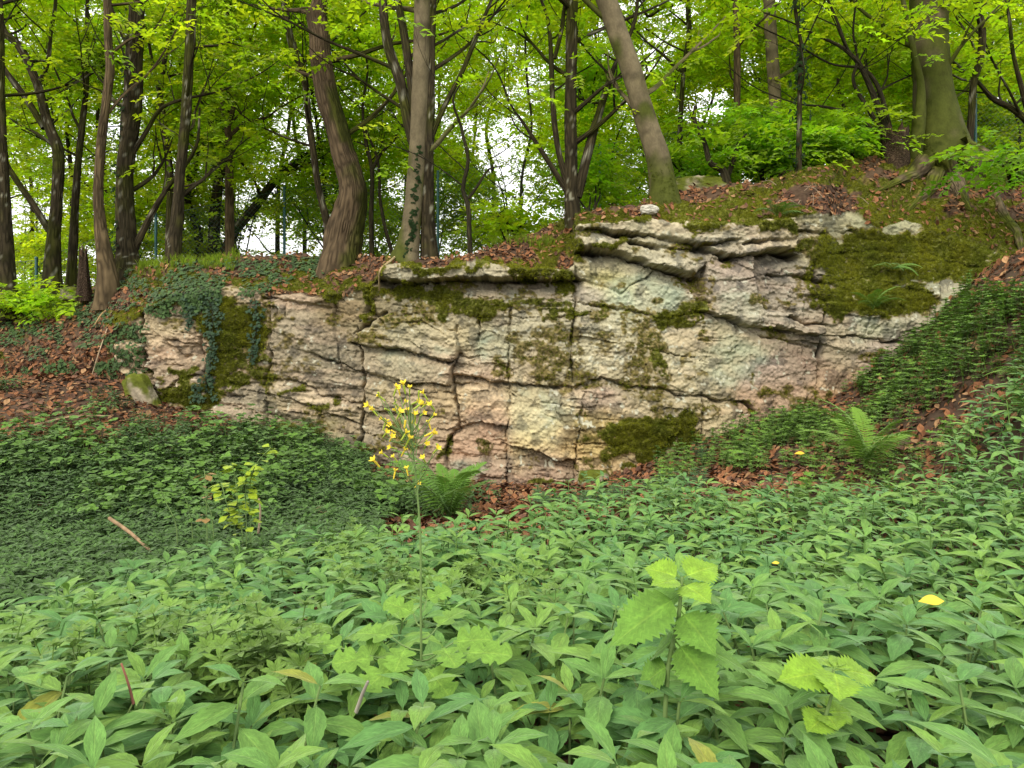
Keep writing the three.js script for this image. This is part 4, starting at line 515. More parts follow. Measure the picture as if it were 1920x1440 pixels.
makeBush('leafy bush at the foot of the beech pole', 1530, 318, 8.6, 150, 110, 330, .8);
makeBush('dense low bush left of the old stump', 1610, 300, 8.3, 90, 70, 170, .7, 4);
makeBush('drooping leafy bush in front of the leaning beech', 1110, 400, 9, 110, 110, 190, .75, 4);
makeBush('low leafy sprays under the sky gap on the ridge', 960, 440, 9.2, 110, 50, 120, 1.1, 4);
makeBush('bright leafy bush low on the far left bank', 40, 600, 8.8, 130, 60, 260, .95, 6);
makeBush('small leafy bush on the rock top behind the leaning beech', 1300, 340, 8.6, 90, 60, 170, .7, 4);
makeBush('leafy branch hanging beside the leaning beech', 1110, 190, 8.6, 120, 70, 120, .7, 3);
makeBush('broad-leaved bush under the biggest beech at the right edge', 1895, 345, 6.9, 90, 60, 60, .5, 4);
{ // twisted sapling
  const root = thing('twisted_sapling', 'small twisted dark sapling on a mossy mound right of the leaning beech', 'sapling', null, V(0, 0, 0));
  const q = [[1366, 370, 26], [1362, 344, 20], [1356, 320, 14], [1332, 306, 10], [1322, 272, 10], [1302, 225, 8], [1304, 198, 6]].map(([x, y, w]) => ({ p: P(x, y, 7.7), r: w * 7.7 / F / 2 }));
  mesh('trunk', tube(new GB(), q, { seg: 10, step: .05, rough: .2, col: barks.thin(4) }).geo(), barkMat, root);
  const q2 = [[1364, 330, 12], [1376, 300, 9], [1384, 270, 6], [1400, 250, 3]].map(([x, y, w]) => ({ p: P(x, y, 7.75), r: w * 7.7 / F / 2 }));
  mesh('branch', tube(new GB(), q2, { seg: 8, step: .05, rough: .15, col: barks.thin(5) }).geo(), barkMat, root);
  crownOf(root, [...q2.map((a) => a.p), q[4].p, q[5].p], 46, 77, .7, .22, true);
}
// ---------------------------------------------------------------- stumps, boulders, sticks
function lump(name, label, cat, c, s, colf, seed, rough = .25, turn = 0) {
  const g = new THREE.IcosahedronGeometry(1, 12), p = g.attributes.position, cl = [];
  for (let i = 0; i < p.count; i++) { const n = V(p.getX(i), p.getY(i), p.getZ(i)).normalize(); let k = 1 + rough * fbm(n.x * 1.6 + seed, n.y * 1.6, n.z * 1.6, 4) + .12 * rough * vn(n.x * 12, n.y * 12, n.z * 12 + seed); k *= 1 / Math.max(Math.abs(n.x), Math.abs(n.y), Math.abs(n.z)) ** .45; const q = n.clone().multiplyScalar(k); p.setXYZ(i, q.x * s[0], q.y * s[1], q.z * s[2]); const cc = colf(q.x * s[0], q.y * s[1], q.z * s[2], n); cl.push(...cc); }
  g.setAttribute('color', new THREE.Float32BufferAttribute(cl, 3)); g.computeVertexNormals(); const m = mesh(name, g, rockMat); m.position.copy(c); m.rotation.set(0, turn, 0); tag(m, label, cat); return m;
}
const mossRock = (a) => (x, y, z, n) => { const m = sstep(-.1, .25, fbm(x * 7, y * 7, z * 7 + a, 3) + n.y * .35 + .05), t = 1 + .5 * fbm(x * 20, y * 20, z * 20, 3); return [mix(.27 * t, .085 * t, m), mix(.23 * t, .1 * t, m), mix(.16 * t, .012, m)]; };
{ let b = lump('boulder', 'leaning slab of stone capped with moss at the left foot of the rock', 'boulder', P(266, 732, 7.2).add(V(0, -.05, 0)), [.14, .24, .1], mossRock(1), 1, .25); b.rotation.z = .45;
  lump('boulder', 'mossy squarish stone on the bank beneath the slim light-brown trunk', 'boulder', rockP(142, 556).add(V(0, .02, .05)), [.13, .09, .12], mossRock(3), 4, .22);
  lump('boulder', 'bare tan stone lying among the weeds left of the big fern', 'boulder', (() => { const p = P(603, 934, 4.8); p.y = groundH(p.x, p.z) + .05; return p; })(), [.07, .045, .06], (x, y, z) => { const t = 1 + .4 * fbm(x * 30, y * 30, z * 30, 3); return [.36 * t, .25 * t, .15 * t]; }, 6, .2);
  lump('boulder', 'pale rock lying at the mossy foot of the leaning beech', 'boulder', rockP(1216, 400).add(V(0, .02, .04)), [.09, .05, .07], (x, y, z) => { const t = 1 + .5 * fbm(x * 22, y * 22, z * 22, 3); return [.42 * t, .4 * t, .33 * t]; }, 8, .3);
  lump('boulder', 'moss-covered rounded stone in the leaf litter below the rock', 'boulder', (() => { const p = P(1112, 902, 6.5); p.y = groundH(p.x, p.z) + .05; return p; })(), [.15, .09, .1], mossRock(9), 9, .25);
  lump('boulder', 'long mossy mound between the leaning beech and the sapling', 'boulder', P(1305, 365, 7.8), [.34, .2, .25], mossRock(12), 13, .4);
}
function stump(label, px, py, d, w, h, spike) {
  if (py > skyline(px)) d = -rockP(px, py).z + .12;
  const root = thing('tree_stump', label, 'stump', null, V(0, 0, 0)), b = P(px, py, d), r0 = w * d / F / 2, H = h * d / F, g = new GB(), seg = 28, n = 10, col = (x, y, z, t) => { const q = 1 + .6 * fbm(x * 25, y * 6, z * 25, 3); return [.09 * q, .06 * q, .038 * q]; };
  for (let k = 0; k <= n; k++) for (let s = 0; s <= seg; s++) { const a = s / seg * 6.2832, t = k / n, r = r0 * (1.15 - .2 * t ** .5) * (1 + .12 * vn(Math.cos(a) * 3, Math.sin(a) * 3, 1)) * (spike ? 1 - .6 * t * (1 + .5 * vn(Math.cos(a) * 2 + t, Math.sin(a) * 2, 4)) : 1), y = b.y - .2 + (H + .2) * t * (1 + (k === n ? .25 * vn(Math.cos(a) * 4, Math.sin(a) * 4, 7) : 0)); const x = b.x + Math.cos(a) * r, z = b.z + Math.sin(a) * r; g.v(x, y, z, col(x, y, z, t), s / seg * 4, t * 2); }
  for (let k = 0; k < n; k++) for (let s = 0; s < seg; s++) { const a = k * (seg + 1) + s; g.q(a, a + seg + 1, a + seg + 2, a + 1); }
  mesh('bark', g.geo(), barkMat, root);
  const t = new GB(), c = t.v(b.x, b.y + H * .9, b.z, [.13, .08, .05]); for (let s = 0; s <= seg; s++) { const q = n * (seg + 1) + s; t.v(mix(b.x, g.p[q * 3], .99), g.p[q * 3 + 1] - .01, mix(b.z, g.p[q * 3 + 2], .99), [.12 + .03 * vn(s, 1, 1), .075, .045], 0, 0); } for (let s = 0; s < seg; s++) t.t(c, c + 2 + s, c + 1 + s);
  mesh('cut_top', t.geo(), soilMat, root);
}
stump('old dark sawn stump leaning against the biggest beech', 1678, 308, 7.6, 46, 62, false);
stump('rotten pointed reddish stump beside the slim light-brown trunk', 158, 535, 8.5, 26, 62, true);
function stick(label, pts, r0, colr = [.24, .16, .09], name = 'fallen_stick') {
  const g = tube(new GB(), pts.map((p, i) => ({ p, r: r0 * (1 - .5 * i / pts.length) })), { seg: 6, step: .03, rough: .14, col: (x, y, z) => { const t = 1 + .5 * vn(x * 40, y * 40, z * 40); return colr.map((c) => c * t); } }).geo(); const m = mesh(name, g, stickMat); tag(m, label, 'stick'); return m;
}
const onGround = (px, py, d, up) => { const p = P(px, py, d); p.y = groundH(p.x, p.z) + up; return p; };
stick('brown bare stick slanting down in the shaded weeds on the left', [P(205, 972, 3.75), P(245, 1000, 3.6), P(283, 1034, 3.45)], .011);
stick('long thin stick lying across the litter on the left slope', [onGround(60, 830, 5.9, .08), onGround(130, 815, 6.1, .1), onGround(205, 800, 6.3, .07)], .012, [.3, .2, .12]);
stick('upright bare twig in the weeds left of the bright fern', [P(484, 1000, 3.3), P(488, 960, 3.3), P(485, 935, 3.3)], .006, [.3, .22, .15]);
stick('short bare twig poking out of the nearest leaves', [P(668, 1335, .85), P(680, 1300, .84), P(690, 1278, .83)], .0028, [.34, .3, .25]);
stick('reddish dead stalk among the nearest leaves on the left', [P(250, 1320, .95), P(240, 1280, .95), P(227, 1244, .95)], .0022, [.32, .13, .09]);
stick('pale bare root hanging over the rock edge below the tan beech', [rockP(748, 478).add(V(0, .05, .06)), rockP(735, 496).add(V(0, .02, .09)), rockP(722, 512).add(V(0, 0, .12)), rockP(712, 545).add(V(0, 0, .1))], .013, [.33, .25, .13], 'tree_root');
stick('thin pale twig standing against the left end of the rock', [rockP(188, 705).add(V(0, 0, .15)), rockP(200, 660).add(V(0, 0, .12)), rockP(206, 615).add(V(0, 0, .06))], .006, [.34, .26, .16]);
stick('forked pale branch on the ivy bank left of the rock', [rockP(182, 610).add(V(0, .02, .06)), rockP(195, 595).add(V(0, .04, .07)), rockP(203, 588).add(V(0, .05, .06))], .01, [.38, .26, .12]);
{ const g = rng(88); for (let k = 0; k < 16; k++) { const px = rr(1450, 1860, g), py = rr(335, 395, g), a = rockP(px, py).add(V(0, .03, .04)), b = rockP(px + rr(-40, 40, g), py + rr(-14, 30, g)).add(V(0, .04, .06)); stick('thin bare twig lying on the soil slope below the biggest beech', [a, a.clone().lerp(b, .5).add(V(0, .03, .02)), b], rr(.003, .006, g), [.2, .15, .1]).userData.group = 'twigs on the soil slope'; } }
// ---------------------------------------------------------------- wire fence behind the trees
{
  const root = thing('wire_fence', 'green wire mesh fence with steel posts behind the ridge trees', 'fence', null, V(0, 0, 0)), pm = new THREE.MeshStandardMaterial({ color: tint(.025, .09, .085), roughness: .5, metalness: .2 }), wm = new THREE.MeshStandardMaterial({ color: tint(.05, .09, .075), roughness: .5 });
  const posts = [[-120, 500, 9.4], [68, 484, 9.6], [292, 402, 10], [533, 352, 10.4], [821, 322, 10], [1125, 268, 10.2], [1490, 205, 10.4], [1829, 178, 9.3], [2060, 170, 9]].map(([px, py, d]) => ({ top: P(px, py, d), h: 1.5 }));
  for (const q of posts) { const g = new THREE.CylinderGeometry(.021, .021, q.h + .3, 10), m = mesh('post', g, pm, root); m.position.copy(q.top).y -= (q.h + .3) / 2; const c = mesh('cap', new THREE.SphereGeometry(.025, 8, 6), pm, m); c.position.y = (q.h + .3) / 2; }
  for (let k = 0; k < posts.length - 1; k++) {
    const A = posts[k].top, B = posts[k + 1].top, L = A.distanceTo(B), g = new GB(), n = Math.round(L / .07), at = (u, v) => A.clone().lerp(B, clamp(u, 0, 1)).add(V(0, -v * 1.45 - .03, 0));
    const wire = (a, b, w = .0016) => { const s = g.n; for (const p of [a, b]) { g.v(p.x, p.y + w, p.z); g.v(p.x, p.y - w, p.z + w); g.v(p.x, p.y - w, p.z - w); } g.q(s, s + 1, s + 4, s + 3); g.q(s + 1, s + 2, s + 5, s + 4); g.q(s + 2, s, s + 3, s + 5); };
    for (let i = -20; i < n; i++) { const clip = (u0, u1, v0, v1) => { const lo = Math.max(0, (0 - u0) / (u1 - u0)), hi = Math.min(1, (1 - u0) / (u1 - u0)); if (hi - lo > .05) wire(at(mix(u0, u1, lo), mix(v0, v1, lo)), at(mix(u0, u1, hi), mix(v0, v1, hi))); }; clip(i / n, (i + 20) / n, 0, 1); clip(i / n, (i + 20) / n, 1, 0); }
    wire(at(0, 0), at(1, 0), .003); mesh('wire_mesh', g.geo(), wm, root).userData = { kind: 'stuff' };
  }
}
console.log('fence');

// ---------------------------------------------------------------- ferns
const fernMats = [leafMat(.17, .36, .035), leafMat(.12, .27, .04), leafMat(.22, .42, .035)];
const frondGeo = [0, 1, 2].map((v) => {                    // a frond of length 1 along +z, arching
  const g = new GB(), r = rng(600 + v), arc = rr(.35, .6, r), at = (t) => V(0, .55 * t - (.55 + arc * .35) * t * t, t * (1 - .12 * t * t)), n = 26;
  for (let k = 0; k < n; k++) {
    const t = .12 + .88 * k / n, p = at(t), L = .21 * Math.sin(Math.PI * clamp(.12 + t * .88, 0, 1) ** .9) ** .75 * (1 - .25 * t) + .012;
    for (const s of [-1, 1]) leafShape(g, L, .024, { n: 8, teeth: .28, droop: .25, fold: -.1, stalk: .01, peak: .3, m: M4(p.x, p.y, p.z, .12 + rr(-.12, .12, r), s * (1.25 - .25 * t), s * .12) });
  }
  const st = []; for (let k = 0; k <= 6; k++) st.push({ p: at(k / 6), r: .007 * (1 - k / 7) }); tube(g, st, { seg: 4, step: .1, rough: 0 });
  return g.geo();
});
function fern(label, p, size, n, mi, seed, from = 0, to = 6.283, lift = .2) {
  const root = thing('fern', label, 'fern', null, p), r = rng(seed);
  for (let k = 0; k < n; k++) { const m = mesh('frond', frondGeo[k % 3], fernMats[mi], root), a = mix(from, to, (k + .2 + r() * .6) / n), s = size * rr(.7, 1.1, r); m.quaternion.setFromEuler(new THREE.Euler(-lift - rr(-.25, .45, r), a, rr(-.25, .25, r), 'YXZ')); m.scale.setScalar(s); }
  return root;
}
fern('large green fern growing at the foot of the rock, below the yellow flowers', onGround(842, 965, 4.5, .02), .66, 13, 0, 5, 0, 6.283, .75);
fern('wide fresh-green fern on the leaf litter of the right bank', onGround(1625, 880, 4.3, .04), .6, 12, 2, 8, 0, 6.283, .75);
fern('bright small fern growing from the mossy rock on the right', rockP(1634, 580).add(V(0, 0, .03)), .36, 8, 2, 11, -1.6, 1.6, .55);
fern('small dull fern in the moss above the bright one', rockP(1668, 505).add(V(0, 0, .03)), .3, 7, 0, 14, -1.6, 1.6, .1);
fern('little fern on the rock top left of the biggest beech', rockP(1452, 408).add(V(0, 0, .04)), .32, 9, 0, 17, -1.7, 1.7, .3);
fern('fern frond tuft cut by the right edge, upper of two', onGround(1925, 700, 4.1, .05), .3, 7, 2, 20, 0, 6.283, .4);
fern('fern frond tuft cut by the right edge, lower of two', onGround(1930, 790, 3.7, .05), .3, 7, 0, 23, 0, 6.283, .4);
fern('weak little fern rooted low on the rock beside the left weeds', rockP(580, 795).add(V(0, 0, .05)), .2, 6, 1, 26, -1.4, 1.4, .3);

// ---------------------------------------------------------------- woodland herbs: the foreground carpet
const limit = curve([[-300, 2.3], [0, 2.35], [300, 2.55], [500, 2.8], [700, 3.0], [960, 3.3], [1050, 3.6], [1200, 3.85], [1500, 3.75], [1650, 3.7], [1750, 3.9], [1920, 4.2], [2200, 4.6]]);
const bare = [[1660, 1390, 210, 110], [1420, 1240, 60, 40], [1290, 1270, 60, 30]];
const leafGeos = [0, 1, 2, 3, 4].map((v) => leafShape(new GB(), 1, [.31, .34, .29, .37, .32][v], { n: 14, teeth: .05, droop: [.28, .42, .18, .5, .3][v], fold: [.22, .1, .3, .15, .35][v], peak: [.42, .46, .4, .44, .5][v], stalk: .1, twist: [0, .25, -.25, .1, -.1][v], wav: .02 }).geo());
const leafLow = leafGeos.map((_, v) => leafShape(new GB(), 1, [.31, .34, .29, .37, .32][v], { n: 6, droop: [.28, .42, .18, .5, .3][v], fold: [.22, .1, .3, .15, .35][v], peak: [.42, .46, .4, .44, .5][v], stalk: .1, twist: [0, .25, -.25, .1, -.1][v] }).geo());
const herbPlans = []; for (let v = 0; v < 9; v++) {
  const r = rng(3000 + v), H = rr(.18, .25, r), leaves = [], pairs = 5; let a0 = r() * 6.28; const lean = V(rr(-.06, .06, r), 0, rr(-.06, .06, r));
  for (let k = 0; k < pairs; k++) { const t = .5 + .5 * (k / (pairs - 1)) ** .7, y = H * t, n = k === pairs - 1 ? 2 : 2; a0 += 1.57 + rr(-.3, .3, r); const L = [.066, .085, .095, .092, .062][k] * rr(.85, 1.15, r); for (let s = 0; s < n; s++) leaves.push({ v: Math.floor(r() * 5), m: M4(lean.x * t, y, lean.z * t, [.1, .02, -.1, -.24, -.52][k] + rr(-.16, .16, r), a0 + s * Math.PI + rr(-.25, .25, r), rr(-.2, .2, r), L) }); }
  if (r() < .8) leaves.push({ v: 1, m: M4(lean.x, H, lean.z, -.9 + rr(-.2, .2, r), a0 + 1.4, 0, .055) });
  herbPlans.push({ H, leaves, stem: tube(new GB(), [{ p: V(0, -.03, 0), r: .0024 }, { p: V(lean.x * .4, H * .5, lean.z * .4), r: .0022 }, { p: V(lean.x, H, lean.z), r: .0016 }], { seg: 5, step: .08, rough: 0, cap: false }).geo() });
}
const bake = (plan, geos) => mergeGeometries(plan.leaves.map((l) => geos[l.v].clone().applyMatrix4(l.m)));
const herbGeos = herbPlans.map((p) => bake(p, leafGeos)), herbLow = herbPlans.map((p) => mergeGeometries([bake(p, leafLow), p.stem]));
{
  const r = rng(5150), spots = [], grid = new Map(), key = (x, z) => Math.floor(x / .1) + ',' + Math.floor(z / .1);
  for (let k = 0; k < 120000 && spots.length < 4200; k++) {
    const d = .1 + 4.4 * Math.sqrt(r()), x = rr(-1.05, 1.05, r) * (d * .8 + .5), z = -d, px = 960 + x / d * F;
    if (d > limit(px) + .12 * vn(x * 3, z * 3, 1) || d < .34 && Math.abs(x) < .34) continue;
    let close = false; const gap = .042 + .0125 * d; for (let i = -1; i <= 1 && !close; i++) for (let j = -1; j <= 1 && !close; j++) for (const q of grid.get((Math.floor(x / .1) + i) + ',' + (Math.floor(z / .1) + j)) ?? []) if (Math.hypot(q.x - x, q.z - z) < gap * .92) { close = true; break; }
    if (close) continue;
    const y = groundH(x, z), py = HZ - (y + .1 - EYE) / d * F; let skip = false; for (const [bx, by, rx, ry] of bare) if (((px - bx) / rx) ** 2 + ((py - by) / ry) ** 2 < 1 && r() < .8) skip = true; if (skip) continue;
    const q = { x, y, z, d, px, s: rr(.74, 1.22, r), a: r() * 6.28, v: Math.floor(r() * 9), c: Math.floor(r() * 4), tx: rr(-.14, .14, r), tz: rr(-.14, .14, r) }; spots.push(q); const kk = key(x, z); if (!grid.has(kk)) grid.set(kk, []); grid.get(kk).push(q);
  }
  const seen = (q) => { const py = HZ - (q.y + .27 - EYE) / q.d * F; return q.px > -60 && q.px < 1980 && py < 1520 && q.d > .3; };
  const near = spots.filter(seen).sort((a, b) => a.d - b.d).slice(0, 300), set = new Set(near), m = (q) => M4(q.x, q.y, q.z, q.tx, q.a, q.tz, q.s);
  near.forEach((q, i) => {
    const root = thing('woodland_herb', 'broad-leaved green woodland herb in the dense foreground carpet', 'herb', 'woodland herbs of the foreground carpet'); root.applyMatrix4(m(q)); const plan = herbPlans[q.v];
    mesh('stem', plan.stem, stemMat, root);
    if (i < 170) for (const [j, l] of plan.leaves.entries()) { const o = mesh('leaf', leafGeos[l.v], hash(i, j, 77) < .018 ? wilted : mercury[(q.c + (j % 3 === 2 ? 1 : 0)) % 4], root); o.applyMatrix4(l.m); }
    else mesh('foliage', herbGeos[q.v], mercury[q.c], root);
  });
  const rest = spots.filter((q) => !set.has(q));
  for (let v = 0; v < 9; v++) { const l = rest.filter((q) => q.v === v); const o = instanced('herb_carpet', herbLow[v], herbStuff, l.map(m), l.map((q) => { const c = mercury[q.c].color, t = rr(.85, 1.1, r); return tint(c.r * t, c.g * t, c.b * t); })); tag(o, 'dense carpet of broad-leaved woodland herbs farther down the slope', 'herbs', null, 'stuff'); }
  // the shaded left hollow and the patches below the rock: the same herb, smaller, its shade put into a darker leaf tint
  const ms = [[], [], []], cs = [[], [], []];
  for (let k = 0; k < 20000; k++) {
    const d = rr(2.3, 7.2, r), px = rr(-420, 930, r), x = (px - 960) * d / F, z = -d; if (d < limit(px) - .05 || d > D(px) - .15) continue;
    const y = groundH(x, z), py = HZ - (y + .06 - EYE) / d * F, n = fbm(x * 1.5, z * 1.5, 3, 3) * 1.5;
    const cover = sstep(800, 890, py) * (px < 700 ? 1 : .25) + (px < 330 ? .66 : .46); if (n + .4 < (1 - cover) * 1.05 + .27 || r() > cover * .6 + .1 || (px > 690 && py < 910) || (px > 860 && r() < .85)) continue;
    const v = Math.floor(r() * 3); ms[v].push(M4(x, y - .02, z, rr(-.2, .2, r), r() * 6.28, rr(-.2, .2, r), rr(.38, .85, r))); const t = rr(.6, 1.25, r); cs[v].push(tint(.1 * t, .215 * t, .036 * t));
  }
  for (let v = 0; v < 3; v++) tag(instanced('low_weeds', herbLow[v], herbStuff, ms[v], cs[v]), 'low weeds with shade painted into their dark green, covering the hollow left of the rock foot', 'weeds', null, 'stuff');
  console.log('herbs', spots.length, ms.map((q) => q.length).join());
}
// small whorled ground cover (right bank) and pale fine herbs between the foreground plants
const whorl = (() => { const g = new GB(), r = rng(71); for (let k = 0; k < 3; k++) for (let j = 0; j < 7; j++) leafShape(g, [.034, .036, .024][k], .0105, { n: 3, droop: .15, fold: .15, stalk: 0, peak: .55, m: M4(0, .04 + k * .034, 0, -.15 - k * .2 + rr(-.15, .15, r), j / 7 * 6.283 + k * .4, 0) }); tube(g, [{ p: V(0, -.02, 0), r: .0012 }, { p: V(0, .11, 0), r: .001 }], { seg: 3, step: .06, rough: 0, cap: false }); return g.geo(); })();
{
  const r = rng(72), ms = [], cs = [];
  for (let k = 0; k < 26000; k++) {
    const d = rr(3.6, 6.9, r), px = rr(1230, 2050, r), x = (px - 960) * d / F, z = -d; if (d > D(px) - .06 || d < limit(px)) continue;
    const y = groundH(x, z), py = HZ - (y - EYE) / d * F, up = (px - 1400) * .62, n = fbm(x * 1.3, z * 1.3, 9, 3);
    let dens = sstep(1270, 1450, px) * sstep(75, -15, py - (850 - up * .55)) ; if (py < 560 && px < 1800) dens *= .8; dens = Math.max(dens, .2); if (px > 1820 && py < 560) dens = .05; if (n * 3 + .6 < 1 - dens * .8 || r() > dens * .34) continue;
    ms.push(M4(x, y, z, rr(-.25, .25, r), r() * 6.28, rr(-.25, .25, r), rr(.6, 1.5, r))); const t = rr(.6, 1.3, r); cs.push(tint(.175 * t, .35 * t, .028 * t));
  }
  for (let k = 0; k < 700; k++) { const px = rr(1000, 1330, r), d = rr(4.6, 6.5, r), x = (px - 960) * d / F; if (d > D(px) - .1) continue; if (fbm(x * 1.6, d * 1.6, 2, 2) > .12) { ms.push(M4(x, groundH(x, -d), -d, 0, r() * 6.28, 0, rr(.7, 1.1, r))); cs.push(tint(.07, .17, .035)); } }
  tag(instanced('whorled_ground_cover', whorl, herbStuff, ms, cs), 'low dark green whorled ground cover on the right-hand bank', 'ground cover', null, 'stuff');
  const m2 = [], c2 = [];
  for (const [px, py, rad, n] of [[400, 1200, 110, 46], [520, 1240, 80, 34], [820, 1110, 70, 30], [700, 1080, 60, 24], [260, 1180, 60, 18], [640, 1010, 50, 18], [1000, 1100, 60, 12], [120, 1260, 60, 14], [900, 1080, 40, 16]]) for (let k = 0; k < n; k++) { const a = px + rr(-1, 1, r) * rad, b = py + rr(-.5, .5, r) * rad; let d = 1; for (let i = 0; i < 6; i++) { const x = (a - 960) * d / F; d = clamp((EYE - groundH(x, -d) - .24) / ((b - HZ) / F), .5, 4); } const x = (a - 960) * d / F; m2.push(M4(x, groundH(x, -d) + .15 + rr(0, .05, r), -d, rr(-.4, .4, r), r() * 6.28, rr(-.4, .4, r), rr(.7, 1.15, r))); const t = rr(.8, 1.25, r); c2.push(tint(.2 * t, .36 * t, .05 * t)); }
  tag(instanced('fine_weeds', whorl, herbStuff, m2, c2), 'pale yellow-green fine-leaved weeds threading through the foreground herbs', 'weeds', null, 'stuff');
  const tri = (() => { const g = new GB(), q = rng(15); for (let k = 0; k < 5; k++) { const a = k * 2.4, y = .05 + k * .035; for (const t of [-.9, 0, .9]) leafShape(g, t ? .045 : .055, .036, { n: 5, teeth: .08, droop: .2, fold: .2, stalk: .05, peak: .45, m: M4(.05 * Math.sin(a), y, .05 * Math.cos(a), -.1 + rr(-.25, .25, q), a + t, 0) }); } tube(g, [{ p: V(0, -.03, 0), r: .0016 }, { p: V(.01, .2, 0), r: .001 }], { seg: 3, step: .1, rough: 0, cap: false }); return g.geo(); })(), m3 = [], c3 = [];
  for (const [px, py, rx, ry, n] of [[330, 900, 130, 50, 190], [480, 880, 120, 50, 150], [120, 850, 130, 50, 110], [600, 880, 80, 40, 80], [250, 960, 90, 30, 70], [430, 960, 90, 30, 80], [700, 930, 60, 25, 50], [90, 760, 100, 30, 50], [430, 810, 90, 16, 50], [560, 830, 90, 14, 50]]) for (let k = 0; k < n; k++) {
    const a = px + rr(-1, 1, r) * rx, b = py + rr(-1, 1, r) * ry; let d = 5; for (let i = 0; i < 8; i++) d = clamp(mix(d, (EYE - groundH((a - 960) * d / F, -d) - .05) / ((b - HZ) / F), .6), 2.6, 7.2); const x = (a - 960) * d / F; if (d > D(a) - .1 || d < limit(a) + .1) continue;
    m3.push(M4(x, groundH(x, -d), -d, rr(-.35, .35, r), r() * 6.28, rr(-.35, .35, r), rr(.7, 1.35, r))); const t = rr(.7, 1.3, r); c3.push(tint(.135 * t, .285 * t, .03 * t));
  }
  tag(instanced('bramble', tri, herbStuff, m3, c3), 'paler three-leaved bramble shoots spread through the left hollow', 'bramble', null, 'stuff');
  console.log('cover', ms.length);
}
